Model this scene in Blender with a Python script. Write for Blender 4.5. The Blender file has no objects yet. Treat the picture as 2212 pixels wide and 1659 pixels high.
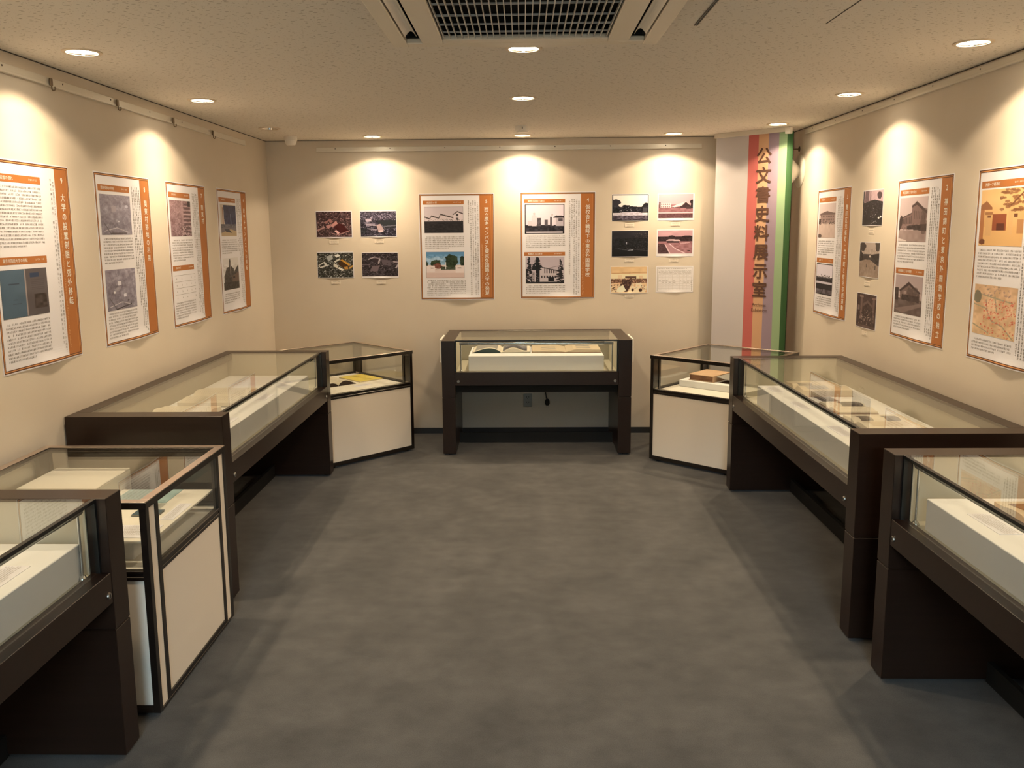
import bpy, bmesh, math, random
import numpy as np
from mathutils import Matrix, Vector
random.seed(7); RNG = np.random.default_rng(7)
SC = bpy.context.scene; COL = SC.collection
PI = math.pi

# ------------------------------------------------------------------ camera, world, exposure
XL, XR, YB, YR, H = -2.045, 2.062, 6.878, -1.6, 2.391
cd = bpy.data.cameras.new('camera'); cam = bpy.data.objects.new('camera', cd); COL.objects.link(cam)
cd.sensor_width = 36; cd.lens = 1825.58 / 2212 * 36; cd.shift_x = 0.00621; cd.shift_y = -0.02485
cd.clip_start = 0.02
_F = Vector((-0.02070906, 0.98850125, -0.1497879)); _R = Vector((0.999772, 0.01969522, -0.00824891)); _U = Vector((0.00520396, 0.14992457, 0.98868374))
cam.matrix_world = Matrix(((_R.x, _U.x, -_F.x, 0), (_R.y, _U.y, -_F.y, 0), (_R.z, _U.z, -_F.z, 1.6708), (0, 0, 0, 1)))
SC.camera = cam
w = bpy.data.worlds.new('world'); SC.world = w; w.use_nodes = True
w.node_tree.nodes['Background'].inputs[0].default_value = (0.5, 0.55, 0.62, 1); w.node_tree.nodes['Background'].inputs[1].default_value = 0.05
SC.view_settings.view_transform = 'Standard'; SC.view_settings.look = 'None'; SC.view_settings.gamma = 1; SC.view_settings.use_curve_mapping = False
SC.view_settings.exposure = 1.32
SC.cycles.transparent_max_bounces = 32; SC.cycles.max_bounces = 10; SC.cycles.diffuse_bounces = 6; SC.cycles.glossy_bounces = 6
SC.cycles.sample_clamp_indirect = 6.0; SC.cycles.caustics_reflective = False; SC.cycles.caustics_refractive = False
LAMP_COL = (1.0, 0.77, 0.50); LAMP_W = 26.5
FILL_COL = (0.62, 0.85, 1.0); FILL_W = 135.0

def lin(r, g=None, b=None):
    if g is None: r, g, b = r
    f = lambda c: (c / 255 / 12.92) if c / 255 <= 0.04045 else ((c / 255 + 0.055) / 1.055) ** 2.4
    return (f(r), f(g), f(b), 1)

# ------------------------------------------------------------------ materials
def mat(name, col, rough=0.6, metal=0.0, spec=0.5, noise=None, bump=None, coat=0.0, emit=None, sub=None):
    m = bpy.data.materials.new(name); m.use_nodes = True; nt = m.node_tree; b = nt.nodes['Principled BSDF']
    b.inputs['Base Color'].default_value = (*col[:3], 1); b.inputs['Roughness'].default_value = rough
    b.inputs['Metallic'].default_value = metal; b.inputs['Specular IOR Level'].default_value = spec
    b.inputs['Coat Weight'].default_value = coat
    if emit: b.inputs['Emission Color'].default_value = (*emit[0][:3], 1); b.inputs['Emission Strength'].default_value = emit[1]
    tc = nt.nodes.new('ShaderNodeTexCoord')
    if noise:                                   # (colour2, scale vec, detail, low, high)
        mp = nt.nodes.new('ShaderNodeMapping'); mp.inputs['Scale'].default_value = noise[1]
        nt.links.new(tc.outputs['Object'], mp.inputs['Vector'])
        n = nt.nodes.new('ShaderNodeTexNoise'); n.inputs['Scale'].default_value = 1; n.inputs['Detail'].default_value = noise[2]
        nt.links.new(mp.outputs[0], n.inputs['Vector'])
        r = nt.nodes.new('ShaderNodeMapRange'); r.inputs[1].default_value = noise[3]; r.inputs[2].default_value = noise[4]
        nt.links.new(n.outputs['Fac'], r.inputs[0])
        mx = nt.nodes.new('ShaderNodeMix'); mx.data_type = 'RGBA'
        mx.inputs['A'].default_value = (*col[:3], 1); mx.inputs['B'].default_value = (*noise[0][:3], 1)
        nt.links.new(r.outputs[0], mx.inputs['Factor']); nt.links.new(mx.outputs['Result'], b.inputs['Base Color'])
    if bump:                                    # (scale, strength, distance)
        n = nt.nodes.new('ShaderNodeTexNoise'); n.inputs['Scale'].default_value = bump[0]; n.inputs['Detail'].default_value = 3
        nt.links.new(tc.outputs['Object'], n.inputs['Vector'])
        bp = nt.nodes.new('ShaderNodeBump'); bp.inputs['Strength'].default_value = bump[1]; bp.inputs['Distance'].default_value = bump[2]
        nt.links.new(n.outputs['Fac'], bp.inputs['Height']); nt.links.new(bp.outputs[0], b.inputs['Normal'])
    return m

def glass_mat(name, tint, ior=1.45):
    m = bpy.data.materials.new(name); m.use_nodes = True; nt = m.node_tree; nt.nodes.clear()
    o = nt.nodes.new('ShaderNodeOutputMaterial'); mx = nt.nodes.new('ShaderNodeMixShader'); fr = nt.nodes.new('ShaderNodeFresnel')
    geo = nt.nodes.new('ShaderNodeNewGeometry'); io = nt.nodes.new('ShaderNodeMapRange')   # same Fresnel on both sides of the pane (it does not bend the ray)
    io.inputs[3].default_value = ior; io.inputs[4].default_value = 1 / ior
    nt.links.new(geo.outputs['Backfacing'], io.inputs[0]); nt.links.new(io.outputs[0], fr.inputs['IOR'])
    t = nt.nodes.new('ShaderNodeBsdfTransparent'); t.inputs[0].default_value = (*tint, 1)
    g = nt.nodes.new('ShaderNodeBsdfGlossy'); g.inputs['Roughness'].default_value = 0.0; g.inputs[0].default_value = (0.95, 0.97, 0.95, 1)
    nt.links.new(fr.outputs[0], mx.inputs[0]); nt.links.new(t.outputs[0], mx.inputs[1]); nt.links.new(g.outputs[0], mx.inputs[2]); nt.links.new(mx.outputs[0], o.inputs[0])
    return m

def picture_mat():
    m = bpy.data.materials.new('printed_picture'); m.use_nodes = True; nt = m.node_tree; b = nt.nodes['Principled BSDF']
    a = nt.nodes.new('ShaderNodeVertexColor'); a.layer_name = 'ink'
    nt.links.new(a.outputs[0], b.inputs['Base Color']); b.inputs['Roughness'].default_value = 0.45; b.inputs['Specular IOR Level'].default_value = 0.3
    return m

def carpet_mat():
    m = bpy.data.materials.new('carpet'); m.use_nodes = True; nt = m.node_tree; b = nt.nodes['Principled BSDF']
    tc = nt.nodes.new('ShaderNodeTexCoord')
    def noise(sc, det, vec=(1, 1, 1)):
        mp = nt.nodes.new('ShaderNodeMapping'); mp.inputs['Scale'].default_value = vec; nt.links.new(tc.outputs['Object'], mp.inputs['Vector'])
        n = nt.nodes.new('ShaderNodeTexNoise'); n.inputs['Scale'].default_value = sc; n.inputs['Detail'].default_value = det; nt.links.new(mp.outputs[0], n.inputs['Vector']); return n
    a = noise(3.2, 5); c = noise(330, 4); d = noise(11, 6, (1, 1.2, 1))
    r = nt.nodes.new('ShaderNodeValToRGB'); r.color_ramp.elements[0].position = 0.32; r.color_ramp.elements[1].position = 0.62
    r.color_ramp.elements[0].color = (0.074, 0.0725, 0.071, 1); r.color_ramp.elements[1].color = (0.102, 0.100, 0.098, 1)
    nt.links.new(a.outputs['Fac'], r.inputs[0])
    r2 = nt.nodes.new('ShaderNodeMapRange'); r2.inputs[1].default_value = 0.34; r2.inputs[2].default_value = 0.64; r2.inputs[3].default_value = 0.68; r2.inputs[4].default_value = 1.2
    ad = nt.nodes.new('ShaderNodeMath'); ad.operation = 'MULTIPLY_ADD'; ad.inputs[1].default_value = 0.40; nt.links.new(d.outputs['Fac'], ad.inputs[0])
    sc2 = nt.nodes.new('ShaderNodeMath'); sc2.operation = 'MULTIPLY'; sc2.inputs[1].default_value = 0.60; nt.links.new(c.outputs['Fac'], sc2.inputs[0]); nt.links.new(sc2.outputs[0], ad.inputs[2])
    nt.links.new(ad.outputs[0], r2.inputs[0])
    mx = nt.nodes.new('ShaderNodeMix'); mx.data_type = 'RGBA'; mx.blend_type = 'MULTIPLY'; mx.inputs['Factor'].default_value = 1
    nt.links.new(r.outputs[0], mx.inputs['A']); nt.links.new(r2.outputs[0], mx.inputs['B']); nt.links.new(mx.outputs['Result'], b.inputs['Base Color'])
    b.inputs['Roughness'].default_value = 1; b.inputs['Specular IOR Level'].default_value = 0.1; b.inputs['Sheen Weight'].default_value = 0.15
    bp = nt.nodes.new('ShaderNodeBump'); bp.inputs['Strength'].default_value = 0.5; bp.inputs['Distance'].default_value = 0.004
    nt.links.new(c.outputs['Fac'], bp.inputs['Height']); nt.links.new(bp.outputs[0], b.inputs['Normal'])
    return m

def ceiling_mat():
    m = bpy.data.materials.new('acoustic_ceiling'); m.use_nodes = True; nt = m.node_tree; b = nt.nodes['Principled BSDF']
    tc = nt.nodes.new('ShaderNodeTexCoord'); facs = []
    for sx, sy, rot, th in ((19, 62, 0.15, 0.135), (25, 48, -0.35, 0.115), (48, 66, 0.6, 0.085)):
        mp = nt.nodes.new('ShaderNodeMapping'); mp.inputs['Scale'].default_value = (sx, sy, 1); mp.inputs['Rotation'].default_value = (0, 0, rot)
        nt.links.new(tc.outputs['Object'], mp.inputs['Vector'])
        v = nt.nodes.new('ShaderNodeTexVoronoi'); v.inputs['Scale'].default_value = 1; v.inputs['Randomness'].default_value = 1; v.voronoi_dimensions = '2D'
        nt.links.new(mp.outputs[0], v.inputs['Vector'])
        sep = nt.nodes.new('ShaderNodeSeparateColor'); nt.links.new(v.outputs['Color'], sep.inputs[0])
        # a pit only in part of the cells, of varying size
        mul = nt.nodes.new('ShaderNodeMath'); mul.operation = 'MULTIPLY_ADD'; mul.inputs[1].default_value = th * 1.6; mul.inputs[2].default_value = -th * 0.45
        nt.links.new(sep.outputs[0], mul.inputs[0])
        lt = nt.nodes.new('ShaderNodeMath'); lt.operation = 'LESS_THAN'; nt.links.new(v.outputs['Distance'], lt.inputs[0]); nt.links.new(mul.outputs[0], lt.inputs[1])
        facs.append(lt)
    mxm = nt.nodes.new('ShaderNodeMath'); mxm.operation = 'MAXIMUM'; nt.links.new(facs[0].outputs[0], mxm.inputs[0]); nt.links.new(facs[1].outputs[0], mxm.inputs[1])
    mx2 = nt.nodes.new('ShaderNodeMath'); mx2.operation = 'MAXIMUM'; nt.links.new(mxm.outputs[0], mx2.inputs[0]); nt.links.new(facs[2].outputs[0], mx2.inputs[1])
    mx = nt.nodes.new('ShaderNodeMix'); mx.data_type = 'RGBA'; mx.inputs['A'].default_value = (0.80, 0.75, 0.68, 1); mx.inputs['B'].default_value = (0.40, 0.35, 0.285, 1)
    nt.links.new(mx2.outputs[0], mx.inputs['Factor']); nt.links.new(mx.outputs['Result'], b.inputs['Base Color']); b.inputs['Roughness'].default_value = 0.95; b.inputs['Specular IOR Level'].default_value = 0.1
    return m

M = dict(
    wall=mat('vinyl_wallpaper', (0.72, 0.645, 0.55), 0.85, spec=0.2, bump=(380, 0.12, 0.002), noise=((0.70, 0.625, 0.53), (3, 3, 3), 2, .35, .65)),
    ceiling=ceiling_mat(), carpet=carpet_mat(),
    base=mat('dark_vinyl_skirting', (0.022, 0.021, 0.022), 0.5),
    wood=mat('dark_brown_laminate', (0.0165, 0.0078, 0.0046), 0.30, spec=0.42, noise=((0.022, 0.0105, 0.0064), (60, 2.5, 60), 3, .35, .7)),
    woodin=mat('shaded_underside', (0.004, 0.0035, 0.003), 0.7),  # near-black colour paints in the deep shade under the cases
    bronze=mat('dark_bronze_frame', (0.012, 0.008, 0.006), 0.24, metal=0.0, spec=0.75),
    trimmetal=mat('bronze_anodised_trim', (0.74, 0.62, 0.54), 0.30, metal=1),
    outletgrey=mat('grey_outlet_plate', (0.30, 0.31, 0.30), 0.4),
    cream=mat('cream_panel', (0.84, 0.76, 0.66), 0.55, spec=0.3),
    fabric=mat('cream_lining', (0.62, 0.585, 0.48), 0.9, spec=0.1, bump=(500, .1, .001)),
    plinth=mat('white_plinth', (0.81, 0.82, 0.84), 0.7, spec=0.2),
    board=mat('white_board', (0.80, 0.77, 0.71), 0.6, spec=0.3),
    glass=glass_mat('clear_glass', (0.982, 0.991, 0.982)),
    acrylic=glass_mat('clear_acrylic', (0.97, 0.99, 0.99)),
    gasket=mat('black_gasket', (0.008, 0.009, 0.009), 0.35),
    chrome=mat('chrome', (0.62, 0.63, 0.62), 0.12, metal=1),
    steel=mat('dull_steel', (0.42, 0.40, 0.37), 0.35, metal=1),
    rail=mat('cream_aluminium', (0.76, 0.72, 0.64), 0.35, metal=0.2),
    bronzehook=mat('brown_metal', (0.20, 0.15, 0.10), 0.4, metal=0.7),
    dark=mat('black_plastic', (0.012, 0.012, 0.012), 0.5),
    screw=mat('dark_screw', (0.05, 0.04, 0.03), 0.5),
    white=mat('white_plastic', (0.84, 0.80, 0.73), 0.4),
    ac=mat('cream_plastic', (0.76, 0.69, 0.58), 0.45),
    acdark=mat('filter_dark', (0.010, 0.009, 0.008), 0.9),
    grille=mat('grey_grille', (0.50, 0.49, 0.47), 0.4),
    ring=mat('lamp_trim', (0.74, 0.62, 0.48), 0.4),
    cup=mat('lamp_reflector', (0.85, 0.82, 0.76), 0.15, metal=1),
    lampon=mat('lamp_lens_lit', (0.9, 0.88, 0.8), 0.5, emit=((1.0, 0.86, 0.62), 9)),
    lampoff=mat('lamp_lens_unlit', (0.30, 0.25, 0.2), 0.25),
    fillpanel=mat('cool_fill_panel', (0.9, 0.9, 0.9), 0.5, emit=(FILL_COL, FILL_W)),
    paper=mat('white_paper', (0.82, 0.82, 0.90), 0.6, spec=0.3),
    ink=mat('grey_ink', (0.17, 0.155, 0.15), 0.8, spec=0.1),
    paleink=mat('pale_ink', (0.40, 0.37, 0.34), 0.8, spec=0.1),
    brown=mat('brown_border_ink', (0.115, 0.045, 0.022), 0.6, spec=0.3),
    orange=mat('orange_ink', (0.45, 0.165, 0.045), 0.5, spec=0.35),
    orangeline=mat('light_orange_ink', (0.66, 0.30, 0.11), 0.5, spec=0.35),
    whiteink=mat('white_lettering', (0.86, 0.83, 0.78), 0.6),
    paleorange=mat('pale_orange_lettering', (0.72, 0.42, 0.22), 0.6),
    pic=picture_mat(),
    page=mat('cream_page', (0.76, 0.71, 0.60), 0.75, spec=0.2, noise=((0.72, 0.66, 0.54), (8, 8, 8), 2, .35, .65)),
    oldpage=mat('aged_page', (0.66, 0.57, 0.42), 0.8, spec=0.2, noise=((0.58, 0.48, 0.34), (9, 9, 9), 3, .35, .7)),
    album=mat('beige_album_page', (0.56, 0.47, 0.34), 0.8, spec=0.2),
    oldcover=mat('worn_brown_leather', (0.27, 0.125, 0.058), 0.6, noise=((0.15, 0.065, 0.03), (25, 25, 25), 4, .4, .7)),
    tancover=mat('tan_book_cloth', (0.60, 0.41, 0.265), 0.75, noise=((0.52, 0.34, 0.21), (14, 14, 14), 3, .35, .7)),
    greencover=mat('dark_green_cloth', (0.028, 0.055, 0.045), 0.7),
    darkcover=mat('dark_brown_cover', (0.045, 0.026, 0.02), 0.6),
    yellow=mat('yellow_paper', (0.74, 0.60, 0.13), 0.6),
    blue=mat('pale_blue_paper', (0.34, 0.50, 0.53), 0.6),
    deepblue=mat('dark_blue_paper', (0.05, 0.09, 0.12), 0.6),
    greypaper=mat('grey_print', (0.30, 0.29, 0.27), 0.6),
    b_white=mat('banner_white', (0.58, 0.55, 0.57), 0.75, spec=0.2), b_pink=mat('banner_pink', (0.55, 0.15, 0.14), 0.75, spec=0.2),
    b_orange=mat('banner_orange', (0.64, 0.39, 0.24), 0.75, spec=0.2), b_purple=mat('banner_purple', (0.33, 0.255, 0.33), 0.75, spec=0.2),
    b_green=mat('banner_green', (0.31, 0.45, 0.27), 0.75, spec=0.2), b_dgreen=mat('banner_dark_green', (0.045, 0.115, 0.045), 0.75, spec=0.2),
    b_ink=mat('banner_brown_lettering', (0.115, 0.058, 0.042), 0.7, spec=0.2),
)

# ------------------------------------------------------------------ mesh helpers
class MB:
    def __init__(s): s.v = []; s.f = []; s.smooth = set()
    def add(s, vs, fs, smooth=False):
        o = len(s.v); s.v += [tuple(p) for p in vs]
        for f in fs:
            if smooth: s.smooth.add(len(s.f))
            s.f.append(tuple(i + o for i in f))
        return s
    def quad(s, a, b, c, d): return s.add([a, b, c, d], [(0, 1, 2, 3)])
    def box(s, x0, x1, y0, y1, z0, z1, c=0.0):
        if x0 > x1: x0, x1 = x1, x0
        if y0 > y1: y0, y1 = y1, y0
        if z0 > z1: z0, z1 = z1, z0
        if c <= 0:
            v = [(x, y, z) for x in (x0, x1) for y in (y0, y1) for z in (z0, z1)]
            return s.add(v, [(0, 1, 3, 2), (4, 6, 7, 5), (0, 4, 5, 1), (2, 3, 7, 6), (0, 2, 6, 4), (1, 5, 7, 3)])
        c = min(c, (x1 - x0) / 3, (y1 - y0) / 3, (z1 - z0) / 3)
        v = []; idx = {}
        for sx in (0, 1):
            for sy in (0, 1):
                for sz in (0, 1):
                    X = (x0, x1)[sx]; Y = (y0, y1)[sy]; Z = (z0, z1)[sz]
                    dx, dy, dz = (c, -c)[sx], (c, -c)[sy], (c, -c)[sz]
                    for k, p in enumerate(((X, Y + dy, Z + dz), (X + dx, Y, Z + dz), (X + dx, Y + dy, Z))):
                        idx[(k, sx, sy, sz)] = len(v); v.append(p)
        f = []
        B = (0, 1)
        for a in B:
            f.append([idx[(0, a, p, q)] for p, q in ((0, 0), (1, 0), (1, 1), (0, 1))])
            f.append([idx[(1, p, a, q)] for p, q in ((0, 0), (1, 0), (1, 1), (0, 1))])
            f.append([idx[(2, p, q, a)] for p, q in ((0, 0), (1, 0), (1, 1), (0, 1))])
            for b in B:
                f.append([idx[(0, a, b, 0)], idx[(0, a, b, 1)], idx[(1, a, b, 1)], idx[(1, a, b, 0)]])
                f.append([idx[(0, a, 0, b)], idx[(0, a, 1, b)], idx[(2, a, 1, b)], idx[(2, a, 0, b)]])
                f.append([idx[(1, 0, a, b)], idx[(1, 1, a, b)], idx[(2, 1, a, b)], idx[(2, 0, a, b)]])
                for e in B: f.append([idx[(0, a, b, e)], idx[(1, a, b, e)], idx[(2, a, b, e)]])
        return s.add(v, f)
    def tube(s, p, q, r, n=16, r2=None):
        p, q = Vector(p), Vector(q); d = (q - p).normalized(); r2 = r if r2 is None else r2
        a = d.orthogonal().normalized(); b = d.cross(a)
        o = len(s.v)
        for c, rr in ((p, r), (q, r2)):
            for k in range(n):
                t = 2 * PI * k / n; s.v.append(tuple(c + (a * math.cos(t) + b * math.sin(t)) * rr))
        for k in range(n):
            s.smooth.add(len(s.f)); s.f.append((o + k, o + (k + 1) % n, o + n + (k + 1) % n, o + n + k))
        s.f.append(tuple(o + k for k in range(n))[::-1]); s.f.append(tuple(o + n + k for k in range(n)))
        return s
    def lathe(s, prof, n=32, origin=(0, 0, 0), axis='z', closed=True):
        o = len(s.v); ox, oy, oz = origin
        for r, h in prof:
            for k in range(n):
                t = 2 * PI * k / n; a, b = r * math.cos(t), r * math.sin(t)
                s.v.append((ox + a, oy + b, oz + h) if axis == 'z' else (ox + h, oy + a, oz + b) if axis == 'x' else (ox + a, oy + h, oz + b))
        m = len(prof)
        for i in range(m - (0 if closed else 1)):
            j = (i + 1) % m
            for k in range(n):
                s.smooth.add(len(s.f)); s.f.append((o + i * n + k, o + i * n + (k + 1) % n, o + j * n + (k + 1) % n, o + j * n + k))
        return s
    def extrude(s, pts, y0, y1):
        """closed outline pts (x,z) extruded in y"""
        n = len(pts); v = [(x, y0, z) for x, z in pts] + [(x, y1, z) for x, z in pts]
        f = [(i, (i + 1) % n, n + (i + 1) % n, n + i) for i in range(n)] + [tuple(range(n))[::-1], tuple(range(n, 2 * n))]
        return s.add(v, f)
    def warp(s, fn): s.v = [fn(*p) for p in s.v]; return s
    def build(s, name, m, parent=None, recalc=True):
        me = bpy.data.meshes.new(name); me.from_pydata(s.v, [], s.f)
        for i in s.smooth: me.polygons[i].use_smooth = True
        if recalc:
            bm = bmesh.new(); bm.from_mesh(me); bmesh.ops.recalc_face_normals(bm, faces=bm.faces); bm.to_mesh(me); bm.free()
            if s.smooth: me.set_sharp_from_angle(angle=math.radians(40))
        o = bpy.data.objects.new(name, me); COL.objects.link(o)
        if m: me.materials.append(M[m])
        if parent: o.parent = parent
        return o

def thing(name, label, cat, loc=(0, 0, 0), rz=0.0, group=None):
    o = bpy.data.objects.new(name, None); COL.objects.link(o); o.location = loc; o.rotation_euler = (0, 0, rz); o.empty_display_size = 0.1
    return tag(o, label, cat, group)
def tag(o, label, cat, group=None):
    o['label'] = label; o['category'] = cat
    if group: o['group'] = group
    return o
def struct(o): o['kind'] = 'structure'; return o
def copy_tree(o, parent=None):
    c = o.copy(); COL.objects.link(c)
    if parent: c.parent = parent
    for ch in list(o.children): copy_tree(ch, c)
    return c

# text: real glyph outlines, cached
_td = bpy.data.curves.new('glyphs', 'FONT'); _to = bpy.data.objects.new('glyphs', _td); COL.objects.link(_to)
_td.size = 1.0; _td.resolution_u = 2; _td.fill_mode = 'FRONT'
_gc = {}
def glyph(t, bold=0.0):
    k = (t, bold)
    if k not in _gc:
        _td.body = t; _td.offset = bold; dg = bpy.context.evaluated_depsgraph_get(); dg.update()
        e = _to.evaluated_get(dg); me = e.to_mesh()
        v = np.array([p.co[:2] for p in me.vertices]).reshape(-1, 2); f = [tuple(p.vertices) for p in me.polygons]; e.to_mesh_clear()
        _gc[k] = (v, f)
    return _gc[k]
CJK = None
def cjk_scale():
    global CJK
    if CJK is None:
        v, _ = glyph('国'); lo, hi = v.min(0), v.max(0); CJK = (0.90 / (hi[1] - lo[1]), (lo[1] + hi[1]) / 2)
    return CJK
def put_char(mb, ch, cx, cz, s, y, bold=0.0, sx=1.0):
    if ch in ' 　': return
    v, f = glyph(ch)
    if not len(v): return
    k, mid = cjk_scale()
    mx = (v[:, 0].min() + v[:, 0].max()) / 2; a = (v[:, 0] - mx) * k; b = (v[:, 1] - mid) * k
    if ch in 'ー―-（）()': a, b = b, -a
    if ch in '、。': a, b = a + 0.3, b + 0.6
    if ch in 'ャッョュァィゥェォっゃゅょヶ': a = a + 0.08
    for i, (dx, dz) in enumerate(((0, 0), (bold, 0), (-bold, 0), (0, bold), (0, -bold)) if bold else ((0, 0),)):
        mb.add([(cx + (p + dx) * s * sx, y - i * .00008, cz + (q + dz) * s) for p, q in zip(a, b)], f)
def column(mb, text, cx, ztop, s, pitch, y, bold=0.0, sx=1.0):
    for i, ch in enumerate(text): put_char(mb, ch, cx, ztop - pitch * (i + 0.5), s, y, bold, sx)
def row_text(mb, text, x, z, s, y, bold=0.0, width=None):
    v, f = glyph(text); k, mid = cjk_scale(); a = (v[:, 0] - v[:, 0].min()) * k * s; b = (v[:, 1] - mid) * k * s
    if width: a = a * width / a.max()
    for i, dx in enumerate((0, bold * s, -bold * s) if bold else (0,)): mb.add([(x + p + dx, y - i * .00008, z + q) for p, q in zip(a, b)], f)
def vert_latin(mb, text, cx, ztop, length, y, s=None):
    v, f = glyph(text); k, mid = cjk_scale(); a = (v[:, 0] - v[:, 0].min()); q = length / a.max(); b = v[:, 1] - 0.25
    mb.add([(cx + j * q, y, ztop - i * q) for i, j in zip(a, b)], f)
def fake_char(mb, cx, cz, s, y, rnd):
    """a few short strokes: print too small to read"""
    h = s * 0.43; t = s * 0.052; n = rnd.choice((2, 3, 3, 4))
    for k in range(n):
        z = cz + h * (1 - 2 * (k + rnd.random() * .5) / n); w_ = rnd.uniform(0.45, 1.0) * h; mb.quad((cx - w_, y, z - t), (cx + w_, y, z - t), (cx + w_, y, z + t), (cx - w_, y, z + t))
    for k in range(rnd.choice((1, 2))):
        x = cx + rnd.uniform(-h, h) * 0.8; w_ = rnd.uniform(0.5, 1.0) * h; mb.quad((x - t, y - .00003, cz - w_), (x + t, y - .00003, cz - w_), (x + t, y - .00003, cz + w_), (x - t, y - .00003, cz + w_))
def fake_rows(mb, x0, x1, ztop, zbot, pitch, y, rnd, s=None, last=0.6):
    s = s or pitch * 0.72; n = max(1, int((ztop - zbot) / pitch))
    for i in range(n):
        z = ztop - pitch * (i + 0.5); xe = x1 if i < n - 1 else x0 + (x1 - x0) * last; x = x0 + s * (0.5 if i else 1.5)
        while x < xe:
            if rnd.random() > 0.05: fake_char(mb, x, z, s, y, rnd)
            x += s * 1.02
def fake_cols(mb, x0, x1, ztop, zbots, y, rnd, s):
    n = len(zbots)
    for i, zb in enumerate(zbots):
        x = x1 - (x1 - x0) * (i + 0.5) / n; z = ztop - s * (1.5 if i == 0 else .5)
        while z > zb:
            if rnd.random() > 0.06: fake_char(mb, x, z, s, y, rnd)
            z -= s * 1.03

# ------------------------------------------------------------------ printed pictures (vertex-coloured sheets)
class Pic:
    def __init__(s, w, h, top, bot=None):
        s.w, s.h = w, h; t = np.linspace(0, 1, h)[:, None, None]; bot = bot or top
        s.a = (np.array(top, float) * (1 - t) + np.array(bot, float) * t) * np.ones((h, w, 3))
        s.X, s.Y = np.meshgrid((np.arange(w) + .5) / w, (np.arange(h) + .5) / h)
    def _put(s, m, c, k=1.0): m = (m * k)[..., None]; s.a = s.a * (1 - m) + np.array(c, float) * m; return s
    def poly(s, pts, c, k=1.0):
        m = np.zeros((s.h, s.w), bool); n = len(pts)
        for i in range(n):
            (x1, y1), (x2, y2) = pts[i], pts[(i + 1) % n]
            if y1 != y2: m ^= ((s.Y < y1) != (s.Y < y2)) & (s.X < x1 + (s.Y - y1) * (x2 - x1) / (y2 - y1))
        return s._put(m.astype(float), c, k)
    def rect(s, x0, y0, x1, y1, c, k=1.0): return s._put(((s.X >= x0) & (s.X <= x1) & (s.Y >= y0) & (s.Y <= y1)).astype(float), c, k)
    def ell(s, cx, cy, rx, ry, c, k=1.0, rough=0.0):
        d = ((s.X - cx) / rx) ** 2 + ((s.Y - cy) / ry) ** 2
        if rough: d = d + rough * (s.vn(10) - .5) * 2
        return s._put((d < 1).astype(float), c, k)
    def line(s, p, q, wd, c, k=1.0):
        px, py = p; dx, dy = q[0] - px, q[1] - py; L = dx * dx + dy * dy or 1e-9
        t = np.clip(((s.X - px) * dx + (s.Y - py) * dy) / L, 0, 1); d = np.hypot(s.X - px - t * dx, (s.Y - py - t * dy) * s.h / s.w)
        return s._put((d < wd).astype(float), c, k)
    def vn(s, n):
        g = RNG.random((n + 2, n + 2)); x = s.X * n; y = s.Y * n; i = x.astype(int); j = y.astype(int); u = x - i; v = y - j
        u = u * u * (3 - 2 * u); v = v * v * (3 - 2 * v)
        return (g[j, i] * (1 - u) + g[j, i + 1] * u) * (1 - v) + (g[j + 1, i] * (1 - u) + g[j + 1, i + 1] * u) * v
    def noise(s, n, amp, y0=0, y1=1, x0=0, x1=1):
        m = ((s.Y >= y0) & (s.Y <= y1) & (s.X >= x0) & (s.X <= x1))[..., None]; s.a = s.a + m * ((s.vn(n) - .5) * 2 * amp)[..., None]; return s
    def grain(s, amp): s.a = s.a + (RNG.random((s.h, s.w)) - .5)[..., None] * 2 * amp; return s
    def specks(s, n, sz, cols, x0=0, y0=0, x1=1, y1=1, k=.9):
        for _ in range(n):
            x, y = RNG.uniform(x0, x1), RNG.uniform(y0, y1); r = RNG.uniform(.4, 1) * sz; c = cols[RNG.integers(len(cols))]; t = RNG.uniform(-.5, .5)
            s.poly([(x - r, y - r * t), (x + r * .6, y - r * .8), (x + r, y + r * t), (x - r * .5, y + r)], c, k)
        return s
    def tree(s, cx, top, bot, hw, c, n=60):
        for i in range(n):
            a = i / n; y = top + (bot - top) * a; x = cx + RNG.uniform(-1, 1) * hw * (.25 + a) * .8; r = hw * RNG.uniform(.2, .5) * (.35 + a)
            s.ell(x, y, r, .022, c)
        return s
    def frame(s, c, w_=.03): return s.rect(0, 0, 1, w_, c).rect(0, 1 - w_, 1, 1, c).rect(0, 0, w_ * .8, 1, c).rect(1 - w_ * .8, 0, 1, 1, c)
    def sheet(s, name, x0, x1, z0, z1, y, parent):
        """vertical sheet facing -y; picture's top at z1"""
        n, m = s.w, s.h; c = np.clip(s.a, 0, 255) / 255; c = np.where(c <= .04045, c / 12.92, ((c + .055) / 1.055) ** 2.4)
        c = np.clip(c * np.array((1.12, 1.22, 1.48)), 0.003, 0.9)
        vs = [(x0 + (x1 - x0) * i / (n - 1), y, z1 + (z0 - z1) * j / (m - 1)) for j in range(m) for i in range(n)]
        fs = [(j * n + i, (j + 1) * n + i, (j + 1) * n + i + 1, j * n + i + 1) for j in range(m - 1) for i in range(n - 1)]
        me = bpy.data.meshes.new(name); me.from_pydata(vs, [], fs); at = me.color_attributes.new('ink', 'FLOAT_COLOR', 'POINT')
        at.data.foreach_set('color', np.concatenate([c.reshape(-1, 3), np.ones((n * m, 1))], 1).astype(np.float32).ravel())
        me.materials.append(M['pic']); o = bpy.data.objects.new(name, me); COL.objects.link(o); o.parent = parent
        return o
def aerial(base, lights, dk, n=420, w_=110, h=78):
    p = Pic(w_, h, base); p.noise(9, 16).noise(30, 26); p.specks(n, .022, lights, k=.75); p.specks(n // 2, .02, [dk], k=.7); return p

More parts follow.
